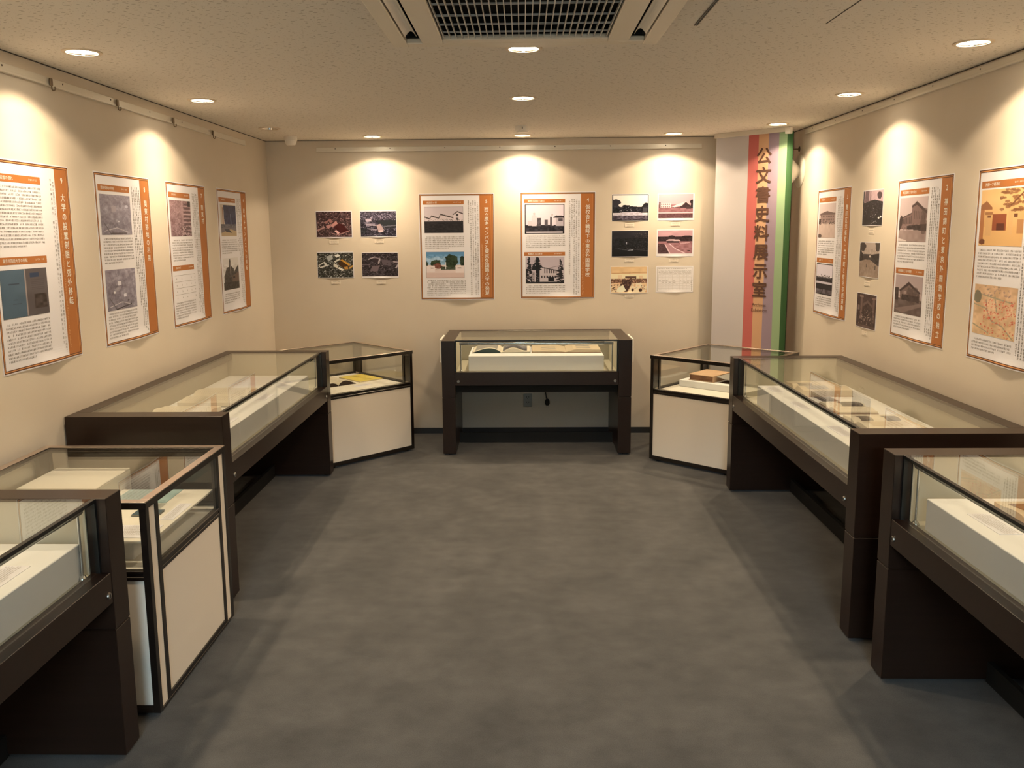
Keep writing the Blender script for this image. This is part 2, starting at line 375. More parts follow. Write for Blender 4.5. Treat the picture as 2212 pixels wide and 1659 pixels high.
def pA():
    p = aerial((62, 42, 42), [(170, 130, 125), (200, 165, 155), (110, 80, 76), (90, 66, 64)], (30, 18, 18))
    p.poly([(.47, .66), (.62, .46), (.74, .5), (.9, .74), (.74, .84), (.66, .84)], (66, 22, 22)); p.noise(12, 6)
    p.poly([(.40, .55), (.56, .36), (.61, .47), (.46, .62)], (190, 135, 125)); p.poly([(.27, .56), (.38, .50), (.42, .60), (.33, .68)], (178, 128, 120))
    p.poly([(.22, .42), (.40, .28), (.48, .40), (.40, .46), (.36, .38), (.26, .48)], (150, 105, 98)); p.poly([(.51, .78), (.55, .71), (.65, .82), (.62, .89)], (222, 175, 168))
    p.line((.02, .74), (.22, .62), .022, (170, 130, 122)); p.line((.45, .86), (.62, .91), .012, (170, 125, 118)); p.line((.62, .91), (.94, .75), .012, (170, 125, 118)); return p
def pB():
    p = aerial((44, 40, 48), [(140, 132, 145), (175, 165, 178), (84, 78, 90)], (20, 18, 24), 300); p.rect(0, 0, 1, .34, (70, 62, 76), .35); p.specks(260, .016, [(190, 175, 190), (120, 110, 124)], y1=.34)
    p.poly([(.46, .36), (1, .34), (1, .64), (.68, .66), (.5, .46)], (40, 42, 44)); p.line((.66, .60), (1, .56), .014, (96, 92, 98)); p.line((.6, .54), (.7, .7), .014, (84, 80, 86))
    p.poly([(.14, .30), (.3, .30), (.32, .40), (.16, .41)], (178, 160, 168)); p.poly([(.1, .42), (.4, .46), (.42, .54), (.2, .6), (.14, .5)], (112, 102, 112)); p.line((.18, .52), (.42, .55), .02, (160, 146, 154))
    p.poly([(.44, .54), (.56, .5), (.66, .74), (.5, .78)], (172, 146, 142)); p.poly([(.48, .76), (.62, .74), (.64, .8), (.52, .84)], (206, 180, 176)); p.poly([(.18, .66), (.46, .7), (.44, .76), (.2, .7)], (140, 128, 136))
    p.rect(0, .64, .17, .86, (30, 34, 36), .6); return p
def pC():
    p = aerial((52, 50, 42), [(200, 196, 184), (232, 228, 214), (120, 116, 100), (92, 96, 84)], (20, 20, 16), 520)
    p.poly([(.02, .50), (.2, .36), (.3, .52), (.08, .62)], (214, 208, 192)); p.poly([(.05, .52), (.18, .42), (.2, .5), (.08, .58)], (48, 46, 38)); p.poly([(.25, .16), (.42, .1), (.44, .26), (.3, .34)], (196, 196, 186), .8)
    p.poly([(.48, .12), (.58, .06), (.64, .14), (.54, .2)], (226, 220, 206)); p.poly([(.46, .36), (.62, .24), (.64, .28), (.5, .4)], (214, 206, 186))
    p.poly([(.56, .46), (.66, .32), (.92, .56), (.74, .64)], (70, 44, 18)); p.poly([(.64, .3), (.7, .28), (.92, .48), (.88, .54)], (196, 140, 52)); p.poly([(.74, .58), (.84, .56), (.86, .66), (.76, .68)], (186, 134, 60))
    p.poly([(.46, .42), (.58, .52), (.56, .64), (.44, .54)], (216, 206, 184)); p.poly([(.6, .58), (.74, .68), (.7, .74), (.56, .64)], (240, 226, 204)); p.line((.9, .62), (.98, .54), .02, (200, 150, 70)); return p
def pD():
    p = aerial((46, 38, 40), [(104, 90, 92), (130, 116, 116), (78, 68, 70)], (22, 16, 18), 420)
    p.poly([(.55, .3), (.78, .32), (.8, .56), (.56, .52)], (92, 80, 82)); p.poly([(.28, .56), (.5, .54), (.42, .8), (.22, .78)], (110, 94, 94)); p.poly([(.3, .26), (.46, .24), (.46, .42), (.32, .42)], (54, 42, 44))
    p.line((.18, .28), (.36, .18), .016, (160, 146, 144)); p.line((.36, .2), (.46, .24), .014, (130, 116, 116)); p.line((.5, .26), (.46, .44), .02, (170, 156, 154)); p.line((.88, .38), (1, .42), .022, (150, 136, 136)); p.line((.94, .64), (1, .52), .02, (170, 156, 154))
    p.specks(14, .022, [(40, 30, 32)], .5, .46, .74, .56); p.line((.02, .5), (.22, .5), .012, (110, 96, 98)); return p
def pE():
    p = Pic(110, 80, (236, 226, 228), (222, 212, 216)); p.ell(.1, .36, .12, .14, (48, 44, 50), 1, .8); p.ell(.38, .52, .12, .12, (30, 28, 34), 1, .8); p.ell(.94, .46, .12, .14, (26, 24, 30), 1, .5)
    p.rect(0, .48, 1, .70, (28, 26, 32)); p.noise(26, 30, .44, .72); p.ell(.62, .52, .16, .07, (26, 24, 30), 1, .6); p.poly([(.3, .68), (.66, .66), (.9, .72), (1, .8), (0, .8), (.1, .72)], (196, 186, 190)); p.noise(20, 24, .7, .82)
    p.rect(0, .80, 1, 1, (84, 74, 82)); p.noise(24, 34, .8, 1); p.specks(30, .012, [(220, 214, 216)], .2, .46, .7, .7); p.rect(.84, .5, .96, .66, (70, 66, 70)); return p.frame((24, 22, 24), .035)
def pF():
    p = Pic(110, 78, (206, 160, 160), (198, 148, 148)); p.rect(0, .44, 1, 1, (140, 96, 96)); p.noise(18, 14, .55, .8); p.rect(0, .76, 1, .795, (226, 184, 180)); p.rect(0, .80, 1, 1, (96, 62, 64)); p.noise(30, 16, .8, 1)
    p.rect(.03, .37, .36, .57, (214, 178, 172)); p.rect(.02, .33, .06, .58, (92, 66, 66))
    for i in range(5):
        for j in (.40, .50): p.rect(.08 + i * .056, j, .105 + i * .056, j + .055, (80, 54, 56))
    p.poly([(.38, .52), (.56, .42), (.78, .32), (.70, .48), (.46, .55)], (226, 188, 182)); p.poly([(.64, .5), (.79, .3), (.94, .46), (.94, .58), (.64, .58)], (54, 36, 38)); p.line((.66, .48), (.79, .31), .014, (210, 172, 166)); p.line((.79, .31), (.92, .46), .012, (204, 166, 160))
    p.rect(.94, .34, 1, .6, (44, 30, 34)); p.poly([(.42, .55), (.66, .55), (.66, .58), (.42, .58)], (50, 34, 36)); p.ell(.97, .34, .06, .09, (40, 28, 30), 1, .4); p.rect(.8, .5, .94, .62, (64, 46, 46)); return p
def pG():
    p = Pic(110, 80, (40, 38, 42), (12, 12, 14)); p.noise(8, 10, 0, .3); p.poly([(0, .34), (.4, .3), (1, .26), (1, .7), (.3, .62)], (22, 22, 24)); p.noise(32, 16, .3, .7)
    p.specks(60, .018, [(96, 86, 80), (70, 62, 58), (50, 46, 44)], .62, .08, .98, .28); p.specks(90, .016, [(72, 66, 64), (54, 50, 48)], .38, .4, .98, .74); p.rect(.4, .44, .42, .52, (170, 168, 170)); p.line((.46, .76), (.58, .74), .012, (150, 150, 150)); p.line((.18, .7), (.5, .76), .008, (70, 70, 72)); p.line((.5, .7), (1, .78), .008, (60, 58, 58)); return p
def pH():
    p = Pic(110, 78, (196, 152, 152), (176, 128, 128)); p.noise(6, 10, 0, .3); p.rect(0, .27, 1, .5, (52, 36, 38)); p.ell(.4, .28, .1, .05, (46, 32, 34), 1, .5); p.ell(.86, .28, .14, .05, (46, 32, 34), 1, .5); p.noise(30, 14, .27, .5)
    p.rect(0, .48, 1, 1, (150, 104, 104)); p.noise(14, 18, .5, 1); p.poly([(0, .56), (.2, .6), (.34, 1), (0, 1)], (78, 54, 54)); p.noise(26, 14, .6, 1, 0, .3)
    p.poly([(.24, .45), (.32, .38), (.62, .4), (.66, .46)], (222, 184, 180)); p.rect(.26, .46, .62, .54, (60, 42, 44)); p.poly([(.64, .54), (.92, .5), (.92, .55), (.66, .6)], (190, 148, 146))
    p.poly([(.21, .60), (.34, .58), (.5, .74), (.78, 1), (.36, 1)], (172, 128, 128)); p.line((.21, .6), (.36, 1), .012, (228, 194, 190)); p.line((.34, .58), (.52, .8), .012, (228, 194, 190)); p.line((.52, .8), (.78, .97), .012, (228, 194, 190)); p.ell(.9, .88, .05, .02, (40, 28, 28)); return p
def pI():
    p = Pic(116, 84, (214, 172, 122), (236, 206, 160)); p.poly([(0, 0), (1, 0), (.98, .22), (.04, .26)], (222, 186, 134)); p.noise(10, 8, 0, .26); p.line((.04, .26), (.98, .22), .012, (196, 152, 104)); p.rect(0, .27, 1, .48, (240, 214, 170)); p.rect(.4, .37, .7, .45, (92, 66, 52)); p.line((.52, .2), (.52, .4), .006, (120, 90, 70))
    p.rect(.2, .32, .31, .46, (226, 198, 156)); p.rect(.78, .34, .88, .46, (222, 190, 146)); p.rect(0, .46, 1, .62, (120, 84, 62)); p.specks(170, .026, [(58, 36, 30), (92, 62, 50), (196, 150, 120), (214, 176, 140)], 0, .46, 1, .66)
    p.poly([(.3, .52), (.6, .48), (.56, .7), (.46, .96), (.38, .96)], (70, 46, 40)); p.specks(90, .022, [(50, 32, 28), (110, 80, 64), (150, 120, 96)], .3, .5, .6, .9); p.specks(60, .05, [(240, 212, 172), (226, 190, 146), (70, 44, 34)], 0, .66, .34, .98); p.poly([(.48, .98), (.6, .66), (.8, .62), (1, .78), (1, .98)], (240, 212, 172)); p.specks(30, .04, [(230, 196, 150), (214, 170, 124)], .56, .66, 1, .96)
    p.poly([(.2, .8), (.34, .7), (.42, .9), (.3, .98), (.16, .96)], (246, 226, 188)); p.ell(.6, .89, .035, .06, (64, 38, 28)); p.ell(.82, .9, .045, .07, (58, 34, 26)); p.specks(16, .02, [(90, 60, 46)], .55, .7, 1, .9); return p
def pJ():
    p = Pic(150, 108, (228, 218, 204)); k = (120, 110, 98)
    for a, b in (((.04, .05), (.96, .05)), ((.04, .95), (.96, .95)), ((.04, .05), (.04, .95)), ((.96, .05), (.96, .95))): p.line(a, b, .004, (170, 160, 146))
    for x in np.arange(.06, .82, .012):
        if RNG.random() > .2: p.rect(x, .092, x + .008, .108, k, .8)
    for y in (.175, .2, .225, .25, .275):
        for x in np.arange(.07, .93, .010):
            if RNG.random() > .25: p.rect(x, y, x + .007, y + .012, k, .7)
    for y in np.arange(.33, .9, .085):
        p.line((.07, y), (.93, y), .0028, (190, 180, 166))
        for x in np.arange(.08, .94, .094):
            if RNG.random() > .3: p.rect(x, y + .03, x + RNG.uniform(.03, .07), y + .042, k, .6)
    for x in np.arange(.07, .95, .094): p.line((x, .33), (x, .9), .0028, (196, 186, 172))
    return p
def pK():
    p = Pic(80, 112, (196, 164, 162), (180, 150, 150)); p.rect(0, 0, .06, .5, (40, 36, 40)); p.rect(.1, 0, .3, .32, (110, 88, 90)); p.rect(.34, 0, .4, .3, (150, 124, 124)); p.ell(.82, .15, .12, .1, (70, 56, 60), 1, .7)
    p.poly([(0, .36), (.3, .3), (.6, .27), (1, .34), (1, 1), (0, 1)], (26, 24, 28)); p.specks(160, .022, [(56, 52, 58), (80, 74, 80), (18, 16, 20)], 0, .32, 1, .7); p.specks(20, .02, [(200, 194, 190)], .35, .5, .75, .95); p.ell(.92, .76, .04, .026, (230, 222, 210)); p.ell(.82, .79, .04, .028, (232, 224, 212)); p.noise(20, 8); return p
def pL():
    p = Pic(80, 112, (176, 158, 142), (150, 130, 112)); p.ell(.12, .12, .2, .14, (60, 52, 48), 1, .9); p.ell(.9, .1, .2, .16, (66, 58, 52), 1, .9); p.poly([(0, .2), (.2, .34), (.3, .52), (0, .56)], (44, 38, 36)); p.poly([(.5, .36), (1, .3), (1, .66), (.7, .66), (.52, .5)], (46, 40, 38)); p.rect(.2, .34, .6, .5, (62, 54, 50)); p.noise(24, 16, .2, .66)
    p.poly([(0, .56), (.3, .5), (.56, .5), (1, .68), (1, 1), (0, 1)], (140, 120, 102)); p.noise(20, 10, .5, 1); p.rect(.38, .62, .41, .72, (52, 44, 40)); p.rect(.8, .66, .84, .78, (52, 44, 40)); p.ell(.54, .4, .05, .03, (190, 174, 158)); return p
def pM():
    p = Pic(80, 112, (70, 52, 48), (56, 42, 40)); p.noise(14, 12); p.rect(.2, .1, .3, .75, (106, 84, 76)); p.rect(.82, .1, .92, .8, (100, 80, 74)); p.rect(.15, .06, .35, .12, (130, 108, 96)); p.rect(.78, .08, .96, .13, (120, 98, 88)); p.poly([(.32, .3), (.56, .18), (.8, .3), (.78, .36), (.56, .26), (.34, .38)], (96, 76, 70)); p.rect(.06, .36, .16, .5, (120, 104, 96))
    p.specks(150, .028, [(36, 28, 28), (90, 74, 68), (150, 128, 116), (64, 50, 46)], .14, .46, .9, .9); p.specks(40, .022, [(176, 156, 142), (150, 130, 118)], .3, .66, .8, .78); p.rect(0, .92, 1, 1, (84, 66, 60)); return p
def p5a():
    p = Pic(110, 76, (196, 180, 178), (204, 186, 178)); p.rect(0, .56, 1, 1, (40, 36, 36)); p.noise(22, 10, .56, 1)
    for x0, xp, x1, top, e0, e1 in ((-.06, .0, .14, .38, .44, .46), (.15, .19, .38, .35, .43, .44), (.37, .42, .74, .29, .44, .42)):
        p.poly([(x0, .57), (x0, e0), (xp, top), (x1, e1), (x1, .57)], (206, 188, 182)); p.line((xp, top), (x1, e1), .016, (70, 60, 58)); p.line((x0, e0), (xp, top), .012, (90, 80, 76))
    p.poly([(.75, .57), (.75, .29), (.85, .19), (1, .27), (1, .57)], (214, 196, 190)); p.line((.74, .3), (.85, .19), .014, (88, 78, 74)); p.line((.85, .19), (1, .28), .014, (76, 66, 64))
    p.rect(0, .555, 1, .6, (44, 40, 40))
    p.rect(.81, .28, .87, .37, (70, 62, 60)); p.rect(.81, .42, .87, .5, (92, 82, 80)); p.specks(36, .014, [(74, 66, 62), (100, 90, 84)], .1, .46, .74, .54); p.specks(50, .02, [(44, 40, 40)], .48, .5, 1, .58); return p.frame((70, 60, 58), .015)
def p5b():
    p = Pic(110, 76, (84, 130, 164), (196, 208, 206)); p.ell(.3, .3, .3, .1, (190, 206, 212), .5, .9); p.rect(0, .5, 1, 1, (206, 184, 168)); p.ell(.26, .44, .13, .17, (44, 56, 30), 1, .5); p.ell(.3, .54, .13, .1, (110, 62, 46), 1, .5); p.ell(.66, .36, .17, .26, (40, 52, 28), 1, .35); p.ell(.98, .36, .1, .2, (38, 48, 28), 1, .4); p.ell(0, .5, .06, .16, (44, 54, 34), 1, .4)
    p.noise(22, 16, .1, .62); p.rect(.38, .56, .8, .68, (62, 68, 48)); p.noise(30, 22, .56, .68); p.rect(0, .68, 1, .8, (212, 190, 176)); p.rect(0, .52, .23, .78, (222, 204, 192)); p.rect(.76, .52, 1, .8, (224, 206, 194)); p.rect(.12, .6, .19, .63, (60, 50, 46)); p.rect(.82, .6, .92, .63, (60, 50, 46)); p.rect(.5, .4, .52, .66, (220, 214, 204)); p.rect(0, .8, 1, 1, (204, 178, 164)); return p.frame((80, 66, 58), .014)
def p4a():
    p = Pic(110, 80, (214, 198, 198), (220, 204, 204)); p.rect(0, .7, 1, 1, (44, 40, 44)); p.noise(22, 22, .74, .94); p.rect(.05, .93, .95, .97, (200, 188, 188)); p.rect(.18, .40, .3, .74, (206, 190, 188)); p.ell(.24, .32, .03, .04, (190, 172, 170)); p.rect(.2, .37, .27, .4, (180, 164, 162)); p.rect(.08, .56, .18, .72, (200, 186, 184)); p.rect(.31, .46, .41, .74, (84, 76, 78)); p.noise(34, 20, .46, .74, .31, .41)
    p.rect(.5, .52, .58, .72, (88, 80, 82)); p.rect(.64, .42, .68, .74, (70, 60, 64)); p.rect(.68, .38, .73, .72, (218, 204, 202)); p.ell(.69, .36, .02, .03, (170, 152, 150)); p.poly([(.72, .44), (.8, .38), (1, .4), (1, .46), (.72, .46)], (52, 44, 46)); p.rect(.78, .46, 1, .74, (186, 172, 172)); p.rect(.85, .47, .95, .57, (84, 76, 78)); return p.frame((26, 22, 24), .03)
def p4b():
    p = Pic(110, 78, (176, 160, 160), (190, 176, 174)); p.poly([(.36, .38), (.82, .52), (.84, .98), (.36, .98)], (186, 172, 168)); p.line((.36, .38), (.84, .53), .014, (70, 62, 62))
    for i in range(6): x = .48 + i * .058; p.rect(x, .44 + i * .016, x + .03, .62, (70, 62, 64)); p.rect(.4 + i * .07, .7, .44 + i * .07, .8, (60, 54, 56))
    p.rect(.58, .76, .74, .92, (24, 20, 22)); p.tree(.09, .03, .95, .11, (30, 28, 30), 80); p.tree(.3, .03, .5, .13, (28, 26, 28), 60); p.rect(.26, .25, .36, .98, (22, 20, 22)); p.tree(.9, .12, .95, .10, (36, 32, 34), 70); p.rect(.16, .58, .24, .92, (150, 138, 136)); p.line((.62, .42), (.95, .32), .006, (110, 98, 98)); p.specks(50, .02, [(40, 36, 38), (150, 138, 138)], .04, .6, .34, .96); p.rect(0, .94, 1, 1, (34, 30, 32)); return p.frame((28, 24, 26), .012)
def p6a():
    p = Pic(80, 84, (196, 180, 160), (180, 166, 150)); p.poly([(.2, .02), (1, .02), (1, .72), (.3, .72), (.22, .5)], (44, 50, 78)); p.noise(16, 12, 0, .7, .22, 1); p.rect(.12, .1, .18, .7, (150, 110, 90)); p.rect(.0, .62, 1, .74, (96, 92, 96)); p.noise(26, 22, .6, .8); p.rect(0, .74, 1, 1, (112, 104, 104)); p.poly([(0, .9), (.6, .78), (1, .84), (1, 1), (0, 1)], (176, 152, 116)); p.poly([(.2, .76), (.5, .78), (.7, .9), (.3, .86)], (64, 62, 70)); p.rect(.62, .3, .66, .62, (110, 116, 140)); return p
def p6b():
    p = Pic(80, 84, (212, 204, 192)); p.poly([(.05, .82), (.05, .55), (.22, .3), (.36, .28), (.4, .06), (.46, .02), (.5, .26), (.66, .34), (.7, .44), (.98, .22), (1, .82)], (70, 64, 60)); p.noise(22, 18, .2, .8); p.rect(.44, .14, .48, .6, (150, 140, 130)); p.poly([(.56, .58), (1, .46), (1, .8), (.56, .8)], (104, 86, 74)); p.rect(.6, .6, .74, .66, (44, 38, 36)); p.rect(0, .76, 1, 1, (58, 52, 48)); p.noise(26, 20, .76, 1); p.rect(.12, .2, .14, .5, (170, 150, 140)); return p
def grey_map(seed, big):
    p = Pic(90, 90, (142, 132, 138), (128, 120, 126)); p.noise(5, 18).noise(14, 16).noise(34, 12)
    for _ in range(16 if big else 9): x, y = RNG.random(2); p.specks(1, .08, [(168, 158, 160), (112, 104, 110)], x, y, x, y, .5)
    p.line((.1, .9), (.5, .82), .01, (190, 180, 178)); p.line((.5, .82), (.9, .94), .01, (180, 170, 168)); p.line((.1, .7), (.3, .98), .012, (96, 88, 90))
    if big: p.rect(.38, .3, .5, .4, (210, 202, 200)); p.rect(.56, .62, .64, .7, (212, 204, 202)); p.ell(.26, .56, .03, .03, (220, 212, 208)); p.ell(.7, .8, .03, .02, (30, 24, 26)); p.line((.3, .98), (.8, .9), .012, (44, 36, 36))
    else: p.rect(.36, .28, .5, .42, (164, 152, 154)); p.ell(.56, .66, .03, .02, (206, 198, 196)); p.line((.3, .96), (.8, .96), .012, (70, 58, 56)); p.ell(.86, .28, .05, .04, (188, 182, 186))
    return p
def p7a():
    p = Pic(90, 92, (150, 118, 116), (132, 104, 104)); p.noise(7, 18).noise(30, 22); p.rect(.54, 0, .62, 1, (168, 138, 134), .6)
    for y in np.arange(.08, .9, .11): p.rect(.66, y, .98, y + .05, (84, 62, 64), .8); p.line((.62, y + .08), (1, y + .08), .006, (190, 164, 160))
    p.rect(.86, 0, 1, .16, (44, 30, 34)); p.specks(60, .02, [(92, 66, 66), (180, 150, 146)], 0, .6, .6, 1); p.specks(90, .03, [(60, 42, 44), (186, 160, 156)], .5, .7, 1, 1); return p
def p9a():
    p = Pic(110, 84, (86, 78, 76)); p.rect(0, 0, .52, 1, (72, 92, 104)); p.noise(5, 5); p.rect(.5, 0, .525, 1, (150, 136, 126)); p.rect(.16, .28, .38, .305, (50, 62, 74)); p.rect(.24, .62, .32, .635, (58, 70, 82)); p.rect(.22, .7, .4, .715, (58, 70, 82)); p.rect(.62, .1, .82, .19, (44, 58, 78)); p.rect(.68, .55, .95, .86, (60, 50, 46)); p.noise(18, 20, .55, .86, .68, .95)
    for y in (.24, .28, .32, .36, .4, .44): p.rect(.64, y, .93, y + .014, (70, 62, 62), .7)
    return p.frame((70, 64, 62), .01)
def p3a():
    p = Pic(90, 90, (196, 176, 166), (206, 184, 170)); p.rect(0, .54, 1, 1, (190, 166, 150)); p.noise(9, 8, .56, 1); p.rect(.1, .28, .96, .58, (146, 122, 112)); p.poly([(.08, .3), (.3, .25), (.5, .22), (.7, .25), (.98, .29), (.98, .33), (.08, .34)], (104, 84, 78))
    for i in range(8):
        for y in (.36, .44): p.rect(.15 + i * .1, y, .2 + i * .1, y + .045, (92, 72, 68))
    p.specks(50, .03, [(44, 36, 34), (70, 58, 54)], .02, .5, .98, .6); p.rect(.02, .44, .12, .6, (50, 40, 40)); p.ell(.1, .93, .14, .06, (96, 80, 72), 1, .7); return p
def p3b():
    p = Pic(90, 90, (214, 202, 204), (206, 196, 198)); p.rect(0, .42, 1, .66, (40, 36, 40)); p.noise(26, 26, .38, .62); p.rect(.08, .42, .9, .46, (190, 180, 180), .6); p.specks(30, .03, [(50, 46, 50)], .1, .36, .9, .46); p.rect(0, .58, 1, .64, (196, 186, 188)); p.rect(0, .64, 1, .82, (36, 32, 36)); p.rect(0, .82, 1, 1, (84, 76, 80)); p.noise(14, 30, .8, 1); return p.frame((30, 28, 30), .03)
def p2a():
    p = Pic(100, 92, (188, 166, 158), (196, 174, 164)); p.rect(0, .74, 1, 1, (150, 128, 118)); p.noise(9, 10, .74, 1); p.poly([(.04, .48), (.18, .42), (.46, .36), (.46, .18), (.62, .12), (.96, .34), (.96, .74), (.04, .72)], (120, 96, 88)); p.poly([(.44, .2), (.62, .1), (1, .33), (.98, .38), (.62, .18), (.46, .24)], (70, 54, 50)); p.line((.04, .48), (.46, .36), .014, (76, 60, 56))
    for i in range(7): p.rect(.1 + i * .055, .5 - i * .014, .13 + i * .055, .6, (84, 66, 62)); p.rect(.54 + i * .06, .3 + i * .01, .57 + i * .06, .5, (92, 72, 66))
    p.poly([(.3, .64), (1, .6), (1, .76), (.3, .72)], (56, 44, 42)); p.noise(26, 16, .58, .76); p.ell(.9, .5, .12, .26, (80, 64, 58), .6, .9); p.ell(.06, .58, .07, .16, (60, 48, 46), 1, .8); p.poly([(0, .92), (.3, .97), (.3, 1), (0, 1)], (206, 188, 176)); return p
def p2b():
    p = Pic(100, 92, (166, 146, 140), (180, 160, 150)); p.rect(0, .6, 1, 1, (96, 80, 74)); p.noise(10, 14, .62, 1); p.poly([(0, .9), (1, .66), (1, .74), (.3, .98)], (140, 120, 110), .6); p.poly([(.2, .4), (.52, .2), (.9, .4), (.9, .62), (.2, .64)], (110, 90, 82)); p.poly([(.16, .4), (.5, .16), (.94, .4), (.9, .44), (.52, .24), (.2, .44)], (64, 50, 48)); p.rect(0, .34, .14, .66, (60, 48, 46)); p.poly([(.26, .5), (.9, .5), (.9, .66), (.26, .64)], (58, 46, 44)); p.noise(24, 16, .4, .66); p.ell(.7, .5, .2, .2, (70, 56, 52), .5, 1.0); p.rect(.34, .4, .44, .48, (150, 130, 120)); return p
def p1a():
    p = Pic(100, 98, (222, 178, 116), (206, 156, 96)); p.noise(5, 10); p.rect(0, .66, 1, 1, (214, 166, 104)); p.rect(.3, .44, .62, .72, (142, 74, 44)); p.rect(.4, .6, .58, .72, (90, 44, 30)); p.rect(.14, .42, .28, .82, (206, 160, 104)); p.rect(.12, .4, .3, .45, (160, 108, 66)); p.rect(.18, .46, .26, .5, (120, 74, 46)); p.rect(.66, .38, .76, .8, (212, 166, 108)); p.rect(.78, .44, .86, .5, (110, 66, 42)); p.rect(.86, .54, 1, .78, (178, 126, 78)); p.poly([(0, .28), (.14, .2), (.28, .32), (.28, .36), (0, .36)], (150, 96, 60)); p.rect(0, .36, .1, .9, (170, 110, 66))
    for _ in range(46): x, y = RNG.uniform(.45, 1), RNG.uniform(0, .4); p.ell(x, y, .05, .022, (122, 76, 46), .7, .8)
    p.line((.7, .3), (1, .05), .014, (112, 68, 42)); p.ell(.08, .93, .08, .05, (110, 64, 40), 1, .5); return p
def p1b():
    p = Pic(100, 98, (206, 168, 128), (212, 176, 132)); p.noise(6, 16).noise(18, 12); p.ell(.08, .26, .1, .12, (110, 104, 84), .9, .5)
    for a, b in (((.0, .4), (.3, .46)), ((.3, .46), (.46, .7)), ((.46, .7), (.7, .76)), ((.7, .76), (.96, .98)), ((.2, .2), (.9, .3)), ((.3, .3), (.36, .6)), ((.0, .8), (.4, .94)), ((.5, .2), (.56, .5))): p.line(a, b, .012, (160, 146, 116)); 
    p.specks(120, .026, [(196, 88, 66), (210, 110, 84), (186, 80, 62), (222, 140, 108)], .25, .26, .98, .74, .85); p.specks(30, .022, [(196, 88, 66)], .2, .6, .7, .96); p.specks(30, .03, [(120, 110, 96), (150, 120, 110)], .1, .02, .9, .2, .6); p.specks(20, .02, [(200, 90, 66)], .7, .84, 1, .98); return p

# ------------------------------------------------------------------ room
def room():
    LX, RX = XL, XR
    lampholes = [(x, y) for x, y in DOWNLIGHTS]
    bm = bmesh.new(); edges = []
    def loop(pts):
        vs = [bm.verts.new((x, y, H)) for x, y in pts]
        for i in range(len(vs)): edges.append(bm.edges.new((vs[i], vs[(i + 1) % len(vs)])))
    loop([(LX - .1, YR - .1), (RX + .1, YR - .1), (RX + .1, YB + .1), (LX - .1, YB + .1)])
    for x, y in lampholes: loop([(x + .066 * math.cos(2 * PI * k / 28), y + .066 * math.sin(2 * PI * k / 28)) for k in range(28)])
    loop([(AC[0] - .44, AC[1] - .44), (AC[0] + .44, AC[1] - .44), (AC[0] + .44, AC[1] + .44), (AC[0] - .44, AC[1] + .44)])
    bmesh.ops.triangle_fill(bm, use_beauty=True, use_dissolve=False, edges=edges)
    for f in bm.faces:
        if f.normal.z > 0: f.normal_flip()
    me = bpy.data.meshes.new('ceiling'); bm.to_mesh(me); bm.free(); me.materials.append(M['ceiling'])
    o = bpy.data.objects.new('ceiling', me); COL.objects.link(o); struct(o)
    struct(MB().box(LX - .1, RX + .1, YR - 3.2, YB + .1, -.1, 0).build('floor', 'carpet'))
    struct(MB().box(LX - .1, RX + .1, YB, YB + .1, 0, H + .1).build('wall_back', 'wall'))
    struct(MB().box(LX - .1, LX, YR, YB, 0, H + .1).build('wall_left', 'wall'))
    struct(MB().box(RX, RX + .1, YR, YB, 0, H + .1).build('wall_right', 'wall'))
    # wall behind the viewer; its opening and the lobby are added for cool fill
    struct(MB().box(LX - .1, -1.0, YR - .1, YR, 0, H + .1).box(1.0, RX + .1, YR - .1, YR, 0, H + .1).box(-1.0, 1.0, YR - .1, YR, 2.1, H + .1).build('wall_rear', 'wall'))
    struct(MB().box(-2.1, 2.1, YR - 3.2, YR - 3.1, 0, 2.6).box(-2.2, -2.1, YR - 3.2, YR - .1, 0, 2.6).box(2.1, 2.2, YR - 3.2, YR - .1, 0, 2.6).box(-2.2, 2.2, YR - 3.2, YR - .1, 2.5, 2.6).build('wall_lobby', 'cream'))
    t = thing('fill_light', 'added cool fill panel on the unseen lobby ceiling behind the viewer', 'ceiling light', (0, YR - 1.5, 2.5))  # unseen glowing panel, added as cool fill from behind
    MB().box(-.65, .65, -.18, .18, -.05, 0, .004).build('housing', 'white', t); MB().box(-.6, .6, -.14, .14, -.056, -.0505).build('diffuser', 'fillpanel', t)
    bb = lambda n, *a: struct(MB().box(*a).build(n, 'base'))
    bb('baseboard_back', LX, RX, YB - .008, YB, 0, .048); bb('baseboard_left', LX, LX + .008, YR, YB - .008, 0, .048); bb('baseboard_right', RX - .008, RX, YR, YB - .008, 0, .048)
    # dark strips that paint in the shadow line along the ceiling joint
    struct(MB().box(LX, LX + .003, YR, YB, H - .004, H).build('shadow_line_1', 'screw')); struct(MB().box(RX - .003, RX, YR, YB, H - .004, H).build('shadow_line_2', 'screw')); struct(MB().box(LX + .003, RX - .003, YB - .002, YB, H - .003, H).build('shadow_line_3', 'screw'))
    struct(MB().box(RX - .022, RX, 6.632, 6.722, 0, H - .004, .002).build('trim_4', 'base'))
    # access hatch seams in the ceiling
    t = thing('ceiling_hatch', 'square ceiling access hatch with thin dark edge lines, right of the air conditioner', 'hatch', (.855, 2.95, H))
    hx, hy = .231, .226
    MB().box(-hx + .004, hx - .004, -hy + .004, hy - .004, -.0015, 0).build('hatch_panel', 'ceiling', t)
    MB().box(-hx, -hx + .004, -hy, hy, -.003, 0).box(-hx - .007, -hx - .004, -hy, hy, -.003, 0).box(hx - .003, hx, -hy, hy, -.003, 0).box(-hx + .004, hx - .003, -hy, -hy + .002, -.003, 0).build('hatch_frame', 'screw', t)

